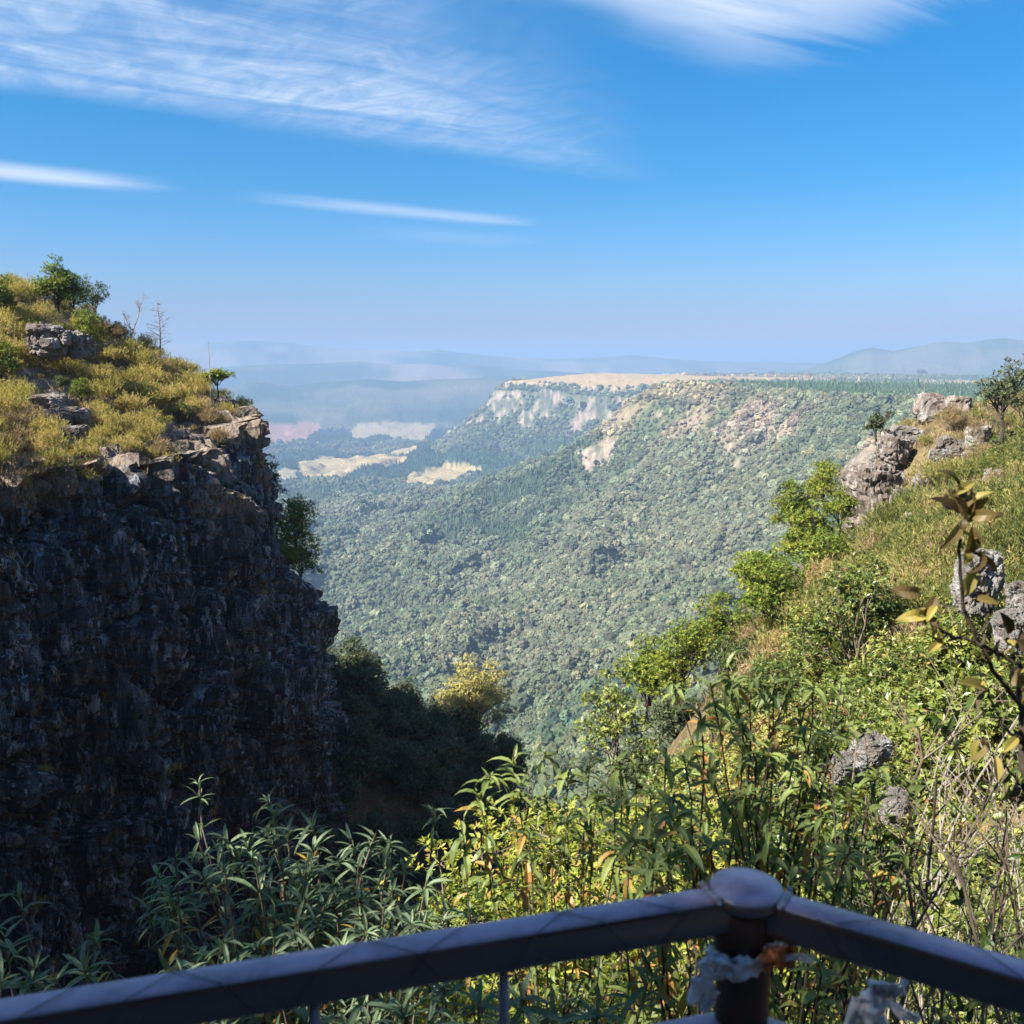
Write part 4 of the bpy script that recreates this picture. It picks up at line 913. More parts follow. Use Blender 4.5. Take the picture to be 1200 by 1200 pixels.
for i in range(26):
    u, v, y = ((1065, 500, 56), (1090, 492, 57), (1118, 490, 56), (1150, 500, 50), (1042, 545, 51), (1062, 572, 48), (1090, 560, 47), (1120, 575, 42), (1150, 560, 41), (1175, 545, 42), (1190, 580, 36), (1080, 610, 40), (1110, 625, 34), (1060, 640, 36), (1170, 620, 30), (1040, 620, 42),
               (1100, 665, 26), (1180, 655, 23), (1070, 700, 22), (1110, 710, 19), (1055, 760, 18), (1085, 790, 16), (1020, 640, 44), (1140, 600, 38), (1195, 620, 29), (1165, 690, 19))[i]
    x, yy, zz = at(u, v, y); zz = float(h_near(np.array([x]), np.array([yy]))[0]); s = (rng.uniform(.7, 1.3) * y / 45 + .3) * (1 if i < 4 else .95)
    if i < 4: o = rock_thing('stone', (1.3, .95, .9), 70 + i, (M_CRAG, M_BROWN, M_BROWN, M_CRAG)[i], (x, yy, zz + .2 * s), i * 1.3, 'rough grey stone half buried among the bushes of the right slope', (.1, .1), group='half buried stones on the right slope', sub=4); STN = globals().setdefault('STN', []); STN.append(o)
    else: o = STN[i % 4].copy(); COL.objects.link(o); o.location = (x, yy, zz + .26 * s); o.rotation_euler = (rng.uniform(-.2, .2), rng.uniform(-.2, .2), rng.uniform(0, 6))
    o.scale = (s, s, s * rng.uniform(.8, 1.2))
for i in range(16):
    u, v, y = rng.uniform(985, 1200), 0, rng.uniform(20, 50); x = (u - 600) / F * y / .97; z = float(h_near(np.array([x]), np.array([y]))[0])
    GREENT.put(i, (x, y, z - .2), i * 1.1, rng.uniform(.26, .42), 'small bushy green sapling dotted over the heath of the right slope', 'green saplings on the right slope')
# wire mesh barrier on the ridge
def mesh_fence():
    root = empty('wire_fence', at(1106, 556, 46)); tag(root, 'small panel of wire mesh fence among heath on the right ridge', 'fence'); root.rotation_euler = (.25, .05, .12)
    w, h = 1.9, 1.0
    for x in (-w / 2, w / 2): b = MB(); b.tube([(x, 0, -1.0), (x, 0, h + .05)], .03, 8); b.build('post', M_RUST, root)
    b = MB(); b.tube([(-w / 2, 0, h), (w / 2, 0, h)], .02, 6); b.build('top_wire', M_RUST, root)
    b = MB(); p = .12
    for s in (-1, 1):
        for i in range(-10, 26):
            a = np.array([-w / 2 + i * p, 0.004 * s, 0]); c = a + np.array([s * h, 0, h])
            t0 = 0; t1 = 1
            x0, x1 = a[0], c[0]; lo, hi = -w / 2, w / 2
            f = lambda X: (X - x0) / (x1 - x0)
            ta, tb = sorted((f(lo), f(hi))); t0, t1 = max(0, ta), min(1, tb)
            if t1 - t0 > .02: b.tube([a + (c - a) * t0, a + (c - a) * t1], .006, 4, .5, False)
    b.build('mesh', M_WIRE, root)
def metal(name, col, rough, rust=.0, met=0, top_sheen=None):
    k = NT(name); p = k.obj(); n = k.noise(p, 30, 5, .7); n2 = k.noise(p, 6, 4, .6)
    c = k.mix(k.smooth(n2, .55, .7, 0, rust), col, (.09, .04, .02)); c = k.mix(1, c, k.ramp(n, [(.3, (.75, .75, .75)), (.7, (1.2, 1.2, 1.2))]), 'MULTIPLY')
    if top_sheen:      # sky sheen painted into the colour of upward faces, broken up by noise
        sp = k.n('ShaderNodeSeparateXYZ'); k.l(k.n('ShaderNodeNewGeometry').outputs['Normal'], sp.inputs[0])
        c = k.mix(k.math('MULTIPLY', k.smooth(sp.outputs[2], .45, .95), k.smooth(k.noise(p, 14, 6, .7), .3, .62, .35, 1)), c, top_sheen)
    b = k.bsdf(c, k.smooth(n2, .3, .7, rough - .08, rough + .12), k.bump(n, .15, .002), .5, met)
    if top_sheen: b.node.inputs['IOR'].default_value = 1.9
    return k.done(b)
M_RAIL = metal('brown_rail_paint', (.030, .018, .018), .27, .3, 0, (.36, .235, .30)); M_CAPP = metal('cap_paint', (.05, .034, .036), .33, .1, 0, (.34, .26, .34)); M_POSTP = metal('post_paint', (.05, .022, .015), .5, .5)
M_RUST = metal('rusty_post', (.14, .08, .05), .7, .6); M_WIRE = metal('galvanised_wire', (.16, .15, .15), .5, .4)
mesh_fence()

# dry grass in every gap: nobody could count it
def grass():
    b = MB(); n = 3000; P = []
    y = np.sqrt(rng.uniform(5 ** 2, 66 ** 2, n)); x = rng.uniform(0, 1, n) * (.62 * y - edge_x(y)) + edge_x(y); P.append(np.stack([x, y, h_near(x, y)], -1))
    x = rng.uniform(-46, -19, 9000); y = rng.uniform(36, 86, 9000); sd = rim_dist(x, y); m = (sd > .1) & (x > -.62 * y); x, y, sd = x[m], y[m], sd[m]; P.append(np.stack([x, y, hill_detail(x, y, h_hill(x, y), sd)[0]], -1))
    i = rng.integers(90, 520, 1500); j = rng.integers(14, 250, 1500); P.append(FACE[i, j])
    P = np.concatenate(P); bl = 9; n = len(P)
    A = norm(np.repeat(np.tile(UP, (n, 1)), bl, 0) + rng.normal(0, .42, (n * bl, 3))); pos = np.repeat(P, bl, 0) + rng.normal(0, .07, (n * bl, 3)) * np.array([1, 1, .1])
    b.leaves(diamond(.07), pos, A, rdir(rng, n * bl), rng.uniform(.2, .5, n * bl), np.repeat(rng.uniform(0, 1, n), bl)); tag(b.build('dry_grass', M_GRASS), kind='stuff')
grass()
def scrub():
    """ankle-high heath filling every gap between the bushes: one uncountable cover"""
    b = MB(); P = []; n = 2600
    y = np.sqrt(rng.uniform(9 ** 2, 64 ** 2, n)); x = rng.uniform(0, 1, n) * (.62 * y - edge_x(y)) + edge_x(y); m = fbm(x * .3, y * .3, None, 3, 303) > .5; x, y = x[m], y[m]; P.append(np.stack([x, y, h_near(x, y)], -1))
    x = rng.uniform(-46, -19, 3400); y = rng.uniform(38, 86, 3400); sd = rim_dist(x, y); nn = fbm(x * .22, y * .22, None, 3, 301); m = (sd > .4) & (x > -.62 * y) & (nn > .08) & ~((sd < 3.2) & (y > 54) & (y < 68)); m &= np.all([(x - q[0]) ** 2 + (y - q[1]) ** 2 > (q[2] + .2) ** 2 for q in occ0], 0)
    x, y, sd = x[m], y[m], sd[m]; P.append(np.stack([x, y, hill_detail(x, y, h_hill(x, y), sd)[0]], -1))
    P = np.concatenate(P); spn, bl = 16, 6; n = len(P)
    c = np.repeat(P, spn, 0) + rng.normal(0, .2, (n * spn, 3)) * np.array([1, 1, .25]); ax = norm(UP + rng.normal(0, .45, (n * spn, 3))); L_ = rng.uniform(.18, .42, n * spn)
    pos = (c[:, None] + ax[:, None] * (np.linspace(0, 1, bl)[None, :, None] * L_[:, None, None])).reshape(-1, 3); A = norm(np.repeat(ax, bl, 0) + .7 * rdir(rng, len(pos)))
    t = np.clip(np.repeat(rng.normal(.5, .2, n), spn * bl) + rng.normal(0, .1, len(pos)), 0, 1)
    s_ = rng.uniform(.09, .16, len(pos)); right = pos[:, 0] > -12; rd_ = rdir(rng, len(pos))
    for m, mat in ((right, M_HEATHG), (~right, M_HEATH)):
        b = MB(); b.leaves(diamond(.2), pos[m], A[m], rd_[m], s_[m], t[m]); tag(b.build('low_scrub', mat), kind='stuff')
scrub()
# ------------------------------------------------------------------ lookout platform and railing
POST = np.array([.230, .878]); LD = norm(np.array([-.609, -.168])); RD = norm(np.array([.1715, -.103])); RT = -.510   # rail tops
def platform():
    a, c = POST + LD * 2.6, POST + RD * 2.6; V = [(*(POST + (0, .09)), 0), (*a, 0), (a[0], -4, 0), (c[0], -4, 0), (*c, 0)]
    V = [(x, y, z) for z in (-1.63, -1.95) for x, y, _ in V]; T = [(0, 1, 2), (0, 2, 3), (0, 3, 4), (5, 7, 6), (5, 8, 7), (5, 9, 8)]; Q = [(i, i + 5, (i + 1) % 5 + 5, (i + 1) % 5) for i in range(5)]
    k = NT('platform_concrete'); p = k.obj(); n = k.noise(p, 12, 6, .7); m = k.done(k.bsdf(k.ramp(n, [(.3, (.2, .19, .17)), (.7, (.36, .34, .31))]), .9, k.bump(n, .4, .01)))
    tag(mesh_np('viewing_platform', V, Q, T, m), kind='structure')
platform()
def bar(b, p0, p1, w, h, rad=.006):
    """rounded box section from p0 to p1 (top centre line)"""
    p0, p1 = np.array(p0, float), np.array(p1, float); d = norm(p1 - p0); s = norm(np.cross(d, UP)); u = np.cross(s, d)
    sec = []
    for cx, cz, a0 in ((w/2 - rad, -rad, 0), (-w/2 + rad, -rad, 90), (-w/2 + rad, -h + rad, 180), (w/2 - rad, -h + rad, 270)):
        for k in range(4): a = R(a0 + k * 30); sec.append((cx + rad * math.cos(a), cz + rad * math.sin(a)))
    m = len(sec); N = 24
    V = [p0 + (p1 - p0) * t + s * x + u * z for t in np.linspace(0, 1, N) for x, z in sec]
    Q = [(i*m + k, i*m + (k + 1) % m, (i+1)*m + (k + 1) % m, (i+1)*m + k) for i in range(N - 1) for k in range(m)]
    b.add(V, Q)
def lathe(b, prof, c, k=28):
    n = len(prof); V = [(c[0] + r * math.cos(2*math.pi*i/k), c[1] + r * math.sin(2*math.pi*i/k), z) for r, z in prof for i in range(k)]
    Q = [(j*k + i, j*k + (i+1) % k, (j+1)*k + (i+1) % k, (j+1)*k + i) for j in range(n - 1) for i in range(k)]; b.add(V, Q)
rail = empty('railing', (POST[0], POST[1], -1.63)); tag(rail, 'dark brown metal railing with a round capped corner post in front', 'railing')
def rp(b, name, mat, smooth=True, parent=None):
    o = b.build(name, mat, parent or rail, smooth)
    if parent is None: o.location = (-POST[0], -POST[1], 1.63)
    return o
P3 = lambda q, z: np.array([q[0], q[1], z])
for d in (LD, RD):
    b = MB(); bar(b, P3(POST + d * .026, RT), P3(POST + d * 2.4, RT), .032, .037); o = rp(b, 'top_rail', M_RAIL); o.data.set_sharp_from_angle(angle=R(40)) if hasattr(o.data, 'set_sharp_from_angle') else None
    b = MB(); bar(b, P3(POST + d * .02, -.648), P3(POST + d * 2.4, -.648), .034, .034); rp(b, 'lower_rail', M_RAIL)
    b = MB()   # weld bead
    for t in np.linspace(-.018, .018, 8): s = np.array([-d[1], d[0]]); V, T = ico(2); b.add(V * np.array([.0032, .0032, .0026]) * rng.uniform(.7, 1.4) + P3(POST + d * .038 + s * t, RT + .001 + rng.normal(0, .001)), None, T)
    rp(b, 'weld_bead', metal('weld_metal', (.30, .28, .29), .5, .2))
    for e in (2.3,):
        b = MB(); lathe(b, [(.0, -1.65), (.03, -1.65), (.03, RT - .037)], POST + d * e, 20); rp(b, 'post', M_POSTP)
b = MB(); lathe(b, [(0, -1.66), (.027, -1.66), (.026, -.575), (.0295, -.571), (.0295, -.526), (.027, -.524)], POST); rp(b, 'post', M_POSTP)
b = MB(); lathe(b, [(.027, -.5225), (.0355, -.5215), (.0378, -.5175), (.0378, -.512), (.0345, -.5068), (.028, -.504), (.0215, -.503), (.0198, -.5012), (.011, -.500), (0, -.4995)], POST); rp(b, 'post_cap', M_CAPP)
b = MB(); b.add([(0, 0, 0)]); 
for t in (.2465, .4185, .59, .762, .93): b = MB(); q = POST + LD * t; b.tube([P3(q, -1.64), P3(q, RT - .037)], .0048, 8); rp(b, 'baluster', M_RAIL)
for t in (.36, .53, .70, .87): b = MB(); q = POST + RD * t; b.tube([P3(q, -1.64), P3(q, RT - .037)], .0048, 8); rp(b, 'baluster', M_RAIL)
for d, out in ((LD, np.array([LD[1], -LD[0]])), (RD, np.array([-RD[1], RD[0]]))):
    b = MB(); p = .085
    out = out if out[1] > 0 else -out
    for s in (-1, 1):
        for i in range(-8, 36):
            if rng.random() < .3: continue
            t0 = .07 + (i + rng.uniform(-.15, .15)) * p; pts = []
            for off, dz, f in ((.0195, -1.05, -8.0), (.0195, -.3, -1.9), (.0195, -.042, .05), (.0175, .0010, .36), (0, .0018, .62), (-.0175, .0010, .9), (-.0185, -.040, 1.25)):
                tt = t0 + s * f * p
                if .06 < tt < 2.3: pts.append(P3(POST + d * tt + out * (off + rng.normal(0, .0006)), RT + dz))
            if len(pts) >= 2: b.tube(np.array(pts), .00045, 5, .5, False)
    rp(b, 'wire_mesh', metal('dark_wire', (.05, .042, .045), .6, .3))

def plastic(name, col, trans=.35):
    k = NT(name); n = k.noise(k.obj(), 60, 4, .6); b = k.bsdf(k.mix(n, col, tuple(c * .7 for c in col)), .35, None, .5); tr = k.n('ShaderNodeBsdfTranslucent'); tr.inputs[0].default_value = (*col, 1)
    mx = k.n('ShaderNodeMixShader'); mx.inputs[0].default_value = trans; k.l(b, mx.inputs[1]); k.l(tr.outputs[0], mx.inputs[2]); return k.done(mx.outputs[0])
M_PLW, M_PLO = plastic('white_plastic', (.93, .94, .97)), plastic('orange_plastic', (.62, .20, .06))
def ribbon(b, path, width, seed, crumple=.006, n=40, m=9, up=UP):
    r = np.random.default_rng(seed); P = np.array(path, float); t = np.linspace(0, len(P) - 1, n); i = np.clip(t.astype(int), 0, len(P) - 2); f = t - i; f = f * f * (3 - 2 * f)
    C = P[i] * (1 - f[:, None]) + P[i + 1] * f[:, None]; d = norm(np.gradient(C, axis=0)); s = norm(np.cross(d, norm(np.cross(up, d)) + 1e-6)); w = np.interp(t, np.arange(len(P)), width)
    v = np.linspace(-.5, .5, m); V = C[:, None] + s[:, None] * (v[None, :, None] * w[:, None, None])
    nn = np.cross(d, s); a, c = np.meshgrid(t, v, indexing='ij'); k = fbm(a * 2.3 + seed, c * 5, None, 3, seed) * crumple * 2 + ridged(a * 1.7, c * 4 + seed, 2, seed) * crumple
    V = V + nn[:, None] * k[..., None]; b.add(V.reshape(-1, 3), grid_quads(n, m))
def bag(name, label, pieces, loc, mats):
    root = empty(name, loc); tag(root, label, 'plastic bag')
    for nm, path, w, seed, mat, cr in pieces:
        b = MB(); ribbon(b, path, w, seed, cr); o = b.build(nm, mat, root, True); sm = o.modifiers.new('thickness', 'SOLIDIFY'); sm.thickness = .0006
    return root
rr_ = .033; ring = [(rr_ * math.sin(a), -rr_ * math.cos(a), .012 * math.sin(a * 1.0 + .4)) for a in np.linspace(-2.0, 2.0, 9)]
bag('plastic_bag', 'torn white and orange plastic tied around the capped railing post', [
    ('wrap', ring, [.016, .022, .026, .024, .018, .022, .026, .02, .014], 3, M_PLW, .005),
    ('knot', [(-.030, -.020, .0), (-.038, -.03, .004), (-.030, -.038, .008), (-.02, -.036, .0)], [.012, .02, .018, .01], 5, M_PLW, .006),
    ('tail', [(-.032, -.02, -.002), (-.043, -.026, -.022), (-.05, -.022, -.048)], [.012, .03, .022], 7, M_PLW, .008),
    ('orange_scrap', [(.006, -.036, .012), (.022, -.036, .016), (.036, -.026, .010), (.040, -.02, .004)], [.012, .022, .022, .008], 9, M_PLO, .006),
    ('strip', [(.03, -.03, .012), (.046, -.028, .012), (.060, -.026, .004)], [.004, .010, .004], 11, M_PLW, .002)], (POST[0], POST[1], -.575), None)
x, y, z = at(1030, 1172, .86)
bag('plastic_bag', 'shredded white plastic bag caught on the wires below the right rail', [
    ('shred', [(-.022, 0, -.03), (-.012, -.005, .0), (.002, 0, .014), (.012, 0, .006)], [.02, .032, .022, .012], 13, M_PLW, .008),
    ('shred', [(.010, 0, .006), (.018, -.004, .018), (.021, 0, .034)], [.01, .014, .003], 15, M_PLW, .004),
    ('shred', [(.004, 0, .002), (.022, -.006, -.010), (.040, 0, -.020)], [.012, .012, .004], 17, M_PLW, .003),
    ('shred', [(-.016, 0, -.01), (-.024, -.004, -.032), (-.026, 0, -.06)], [.018, .02, .008], 19, M_PLW, .005),
    ('shred', [(-.004, 0, -.004), (.006, -.004, -.03), (.004, 0, -.05)], [.01, .012, .004], 21, M_PLW, .004)], (x, y, z), None)

# ------------------------------------------------------------------ shrubs right behind the railing
def foot_z(x, y): return float(h_near(np.array([x]), np.array([y]))[0])
def lance_shrub(name, label, foot, tips, seed, leaf, L, wr, rad=.012, per=13, below=8, yellow=.06, droop=(.5, 1.3), base_t=.45, extra=0, jit=.25):
    r = np.random.default_rng(seed); fx_, fy_ = foot; fz_ = foot_z(fx_, fy_); st = []
    T = [np.array(at(u, v, y)) for u, v, y in tips]
    T = T + [T[r.integers(0, len(tips))] + r.normal(0, 1, 3) * np.array([jit, jit, jit * .35]) - np.array([0, 0, .2]) for _ in range(extra)]
    o = np.array([fx_, fy_, fz_]); T = np.array(T); nh = max(3, len(T) // 5); H = T[r.permutation(len(T))[:nh]]
    lab = np.argmin(np.linalg.norm(T[:, None] - H[None], axis=-1), 1); limbs = []
    for k in range(nh):
        m = T[lab == k]; c = m.mean(0); a = np.array([fx_ + r.normal(0, .14), fy_ + r.normal(0, .14), fz_ - .05]); hub = a * .25 + c * .75 + r.normal(0, .09, 3) - np.array([0, 0, .16])
        P = bez(a, a * .55 + hub * .45 + r.normal(0, .16, 3), hub, 12); P[1:-1] += r.normal(0, .014, (10, 3)); limbs.append((P - o, np.linspace(rad * 1.3, rad * .7, 12)))
        for t in m:
            s_ = P[r.integers(7, 12)]; b_ = s_ * .5 + t * .5 + r.normal(0, .085, 3) + (t - c) * np.array([.3, .3, -.1]); st.append((s_ - o, b_ - o, t - o))
    S, F_ = whorl_meshes(seed, st, L, wr, per, base_t, yellow, droop, below, rad * .55)
    for P, q in limbs: S.tube(P, q, 6, r.uniform(.3, .8), False)
    return plant(name, S, F_, M_BARK if leaf is M_LANCE else M_BARKD, leaf, label, 'shrub', None, 'stem', 'foliage', loc=(fx_, fy_, fz_))
t1 = [(205,997,3.4),(232,982,3.5),(262,982,3.6),(290,994,3.6),(312,970,3.7),(336,974,3.7),(366,964,3.7),(350,1017,3.5),(330,1012,3.4),(300,1020,3.3),(262,1017,3.3),(236,1022,3.3),(398,1007,3.5),(420,1017,3.4),(440,977,3.5),(456,987,3.5),(476,1017,3.4),(500,1032,3.3),(410,982,3.6),
      (380,1062,3.2),(420,1070,3.2),(450,1062,3.2),(482,1082,3.1),(345,1092,3.1),(300,1110,3.0),(262,1102,3.0),(232,1124,3.0),(402,1112,2.9),(440,1120,2.9),(484,1122,2.9),(362,1132,2.9),(322,1144,2.9),(212,1142,2.9),(390,1037,3.4),(460,1042,3.4),(430,1092,3.0)]
lance_shrub('lance_leaf_shrub', 'grey green shrub with narrow drooping leaves in shade left behind the railing', (-.75, 3.5), t1, 501, M_LANCE, .118, .18, 0.015, below=18, extra=85, jit=.32)
t2 = [(20,1045,3.0),(6,1098,2.8),(40,1128,2.7),(66,1140,2.7),(2,1150,2.6),(26,1150,2.7),(-20,1080,2.8)]
lance_shrub('lance_leaf_shrub', 'small grey green shrub tips at the lower left edge above the rail', (-1.75, 3.1), t2, 502, M_LANCE, .118, .16, .010, extra=6, jit=.15)
t3 = [(575,905,2.9),(560,932,2.9),(602,882,2.9),(640,880,3.0),(666,893,3.0),(692,884,3.0),(722,890,2.9),(745,895,2.9),(640,925,2.9),(700,925,2.9),(610,920,2.8),(665,960,2.7),(720,950,2.7),(620,975,2.6)]
lance_shrub('lance_leaf_shrub', 'dark drooping shrub tips against the valley left of the corner post', (.22, 3.1), t3, 503, M_LANCED, .098, .25, .008, per=12, below=22, yellow=.10, droop=(.8, 1.7), base_t=.45, extra=2, jit=.14)
t4 = [(780,880,2.7),(802,890,2.7),(832,800,2.9),(852,782,2.9),(882,785,2.9),(906,800,2.9),(930,790,3.0),(952,805,3.0),(986,800,3.0),(820,832,2.8),(870,850,2.8),(902,870,2.7),(942,880,2.7),(832,900,2.6),(790,932,2.6),(872,930,2.6),(902,960,2.5),(962,950,2.6),(1000,930,2.7),(760,945,2.6),(1002,982,2.5),(962,1000,2.5),(832,985,2.5),(782,1000,2.5),(932,1010,2.5),(1030,900,2.8),(975,860,2.8)]
lance_shrub('lance_leaf_shrub', 'tall dark shrub with hanging narrow leaves behind the corner post', (.75, 2.8), t4, 504, M_LANCED, .092, .27, .010, per=11, below=26, yellow=.09, droop=(.8, 1.7), base_t=.45, extra=36, jit=.22)
t5 = [(420,1165,2.2),(470,1180,2.2),(520,1150,2.3),(560,1175,2.3),(610,1165,2.3),(650,1180,2.3),(500,1195,2.1),(700,1190,2.2),(360,1190,2.1),(760,1150,2.4)]
lance_shrub('lance_leaf_shrub', 'low grey green shrub seen under the left rail', (.0, 2.4), t5, 505, M_LANCE, .125, .16, .009, extra=8, jit=.15, base_t=.35)

def twig_shrub(name, label, foot, seed, tips, leafy=0, rad=.012, mat=None, leaf=None, L=.07, subs=7):
    r = np.random.default_rng(seed); fx_, fy_ = foot; o = np.array([fx_, fy_, foot_z(fx_, fy_)]); S = MB(); F_ = MB(); ends = []
    for u, v, y in tips:
        t = np.array(at(u, v, y)) - o; a = np.array([r.normal(0, .45), r.normal(0, .3), 0]); P = bez(a, a * .6 + t * .4 + r.normal(0, .38, 3) + UP * .15, t, 14); P[1:-1] += r.normal(0, .018, (12, 3))
        S.tube(P, np.linspace(rad, rad * .3, 14) * r.uniform(.6, 1.2), 6, r.uniform(.2, .9), False); ends.append((P[-1], P[-1] - P[-2]))
        for j in range(subs):
            k = r.integers(4, 13); d = norm(norm(P[k] - P[k-1]) + rdir(r, 1)[0] * .85 + UP * .15); l = r.uniform(.12, .42); e = P[k] + d * l
            Q = bez(P[k], P[k] + d * l * .5 + r.normal(0, .03, 3), e, 6); S.tube(Q, np.linspace(rad * .4, rad * .12, 6), 4, r.uniform(.2, .9), False); ends.append((e, d))
            for q in range(2): g = Q[r.integers(2, 5)]; d2 = norm(d + rdir(r, 1)[0] * .9); S.tube(bez(g, g + d2 * .06, g + d2 * r.uniform(.08, .2) + UP * .02, 4), [rad * .2, rad * .16, rad * .13, rad * .1], 3, r.uniform(.2, .9), False); ends.append((g + d2 * .1, d2))
    tm = lance(.42, .9, 6, .22)
    for p, d in ends:
        if r.random() < leafy:
            n = r.integers(2, 6); A = norm(norm(d) * .5 + rdir(r, n)); F_.leaves(tm, np.tile(p, (n, 1)), A, norm(UP + rdir(r, n) * .9), L * r.uniform(.6, 1.2, n), np.clip(r.normal(.45, .25, n), 0, 1))
    return plant(name, S, F_, mat, leaf, label, 'shrub', None, 'stem', 'leaves', loc=tuple(o))
r5 = np.random.default_rng(77)
tp = [(r5.uniform(985, 1215), r5.uniform(850, 1080), r5.uniform(2.4, 3.6)) for _ in range(26)]
twig_shrub('twiggy_shrub', 'tangle of bare grey brown twigs behind the right rail', (1.55, 3.0), 601, tp, .16, .010, M_BARK, M_GLOSS, .055)
tp = [(r5.uniform(1090, 1230), r5.uniform(820, 960), r5.uniform(3.4, 4.6)) for _ in range(12)]
twig_shrub('twiggy_shrub', 'second thinner tangle of bare twigs farther up the slope at right', (2.3, 4.2), 602, tp, .3, .009, M_GREYTWIG, M_GLOSS, .06)
def bronze():
    foot = np.array([1.35, 1.9, foot_z(1.35, 1.9)]); r = np.random.default_rng(88); S = MB(); F_ = MB(); tm = [lance(.40, d, 9, .35) for d in (.4, 1.2, 2.3)]
    def L_(pts, r0, r1): P = np.array([at(*p) for p in pts]); t = np.linspace(0, len(P) - 1, 24); i = np.clip(t.astype(int), 0, len(P) - 2); f = (t - i)[:, None]; Q = P[i] * (1 - f) + P[i+1] * f + r.normal(0, .0025, (24, 3)); S.tube(Q - foot, np.linspace(r0, r1, 24), 6, .4, False); return Q
    tr = np.array(at(1215, 1000, 1.75)); P = bez(foot, (foot + tr) / 2 + np.array([.05, .05, .1]), tr, 10); S.tube(P - foot, np.linspace(.014, .010, 10), 7, .4, False)
    L_([(1215, 1000, 1.75), (1200, 900, 1.75), (1192, 780, 1.8)], .010, .005)
    A_ = L_([(1200, 830, 1.78), (1165, 790, 1.75), (1130, 720, 1.72), (1125, 640, 1.7), (1128, 600, 1.7)], .005, .0025)
    L_([(1198, 780, 1.75), (1150, 755, 1.7), (1105, 740, 1.68), (1085, 715, 1.68)], .004, .002); L_([(1210, 880, 1.75), (1175, 850, 1.7), (1155, 805, 1.7)], .004, .002); L_([(1150, 755, 1.7), (1165, 700, 1.72), (1140, 690, 1.72)], .003, .0015); L_([(1202, 930, 1.75), (1180, 900, 1.72), (1152, 870, 1.7)], .003, .0015)
    def cl(u, v, y, n, Lf, bias, sp=1.0):
        p = np.array(at(u, v, y)) + r.normal(0, .012, (n, 3)); A = norm(np.array(bias) + rdir(r, n) * sp); q = r.integers(0, 3, n); t = np.clip(r.normal(.35, .22, n), 0, 1); t[r.random(n) < .25] = .95
        for k in range(3):
            m = q == k
            if m.any(): F_.leaves(tm[k], p[m] - foot, A[m], norm(rdir(r, m.sum()) + np.array([-.3, -.6, .5])), Lf * r.uniform(.55, 1.2, m.sum()), t[m])
    cl(1128, 602, 1.7, 14, .068, (0, 0, .5)); cl(1128, 640, 1.7, 7, .06, (0, 0, -.2)); cl(1120, 575, 1.7, 3, .054, (-.3, 0, 1)); cl(1085, 715, 1.68, 7, .056, (-.4, 0, -.2)); cl(1140, 690, 1.72, 6, .060, (.2, 0, .2)); cl(1105, 745, 1.68, 4, .054, (-.8, 0, -.5)); cl(1155, 800, 1.7, 4, .056, (-.3, 0, -.4)); cl(1180, 745, 1.72, 5, .056, (.2, 0, .3))
    cl(1152, 868, 1.7, 4, .054, (-.2, 0, -.9), .5); cl(1185, 860, 1.72, 3, .054, (.1, 0, -.6)); cl(1195, 800, 1.76, 5, .060, (-.2, 0, .1)); cl(1195, 930, 1.75, 4, .060, (-.3, 0, -.4))
    plant('bronze_leaf_shrub', S, F_, M_BARKD, M_BRONZE, 'thin branch with large curled bronze brown leaves at the right edge', 'shrub', None, 'branch', 'leaves', loc=tuple(foot))
bronze()

# trees beside and behind the lookout that keep it in shade
def big(seed, h, w): return leafy_meshes(seed, h, w, n_stem=18, split=5, per=22, cl=6, L=.22, wr=.5, lobe=.32, trunk=1.0, rad=.1, base_t=.4, lift=.5, lo=.2)
for i, (x, y, h, w, lab) in enumerate(((-6.6, -2.4, 9.5, 4.8, 'large dark leaved tree on the left of the lookout platform'), (-7.9, .9, 7.6, 4.2, 'dark leaved tree on the slope left of the platform corner'), (-6.0, -5.6, 10, 7, 'tall dark leaved tree behind the lookout platform'), (-.5, -7.5, 9, 7, 'dark leaved tree straight behind the lookout platform'), (5.2, -6.5, 8.5, 6.5, 'dark leaved tree behind the right end of the platform'))):
    S, F_ = big(700 + i, h, w); plant('shade_tree', S, F_, M_BARKD, M_DARKL, lab, 'tree', None, 'trunk', 'crown', loc=(x, y, foot_z(x, y) - .2))
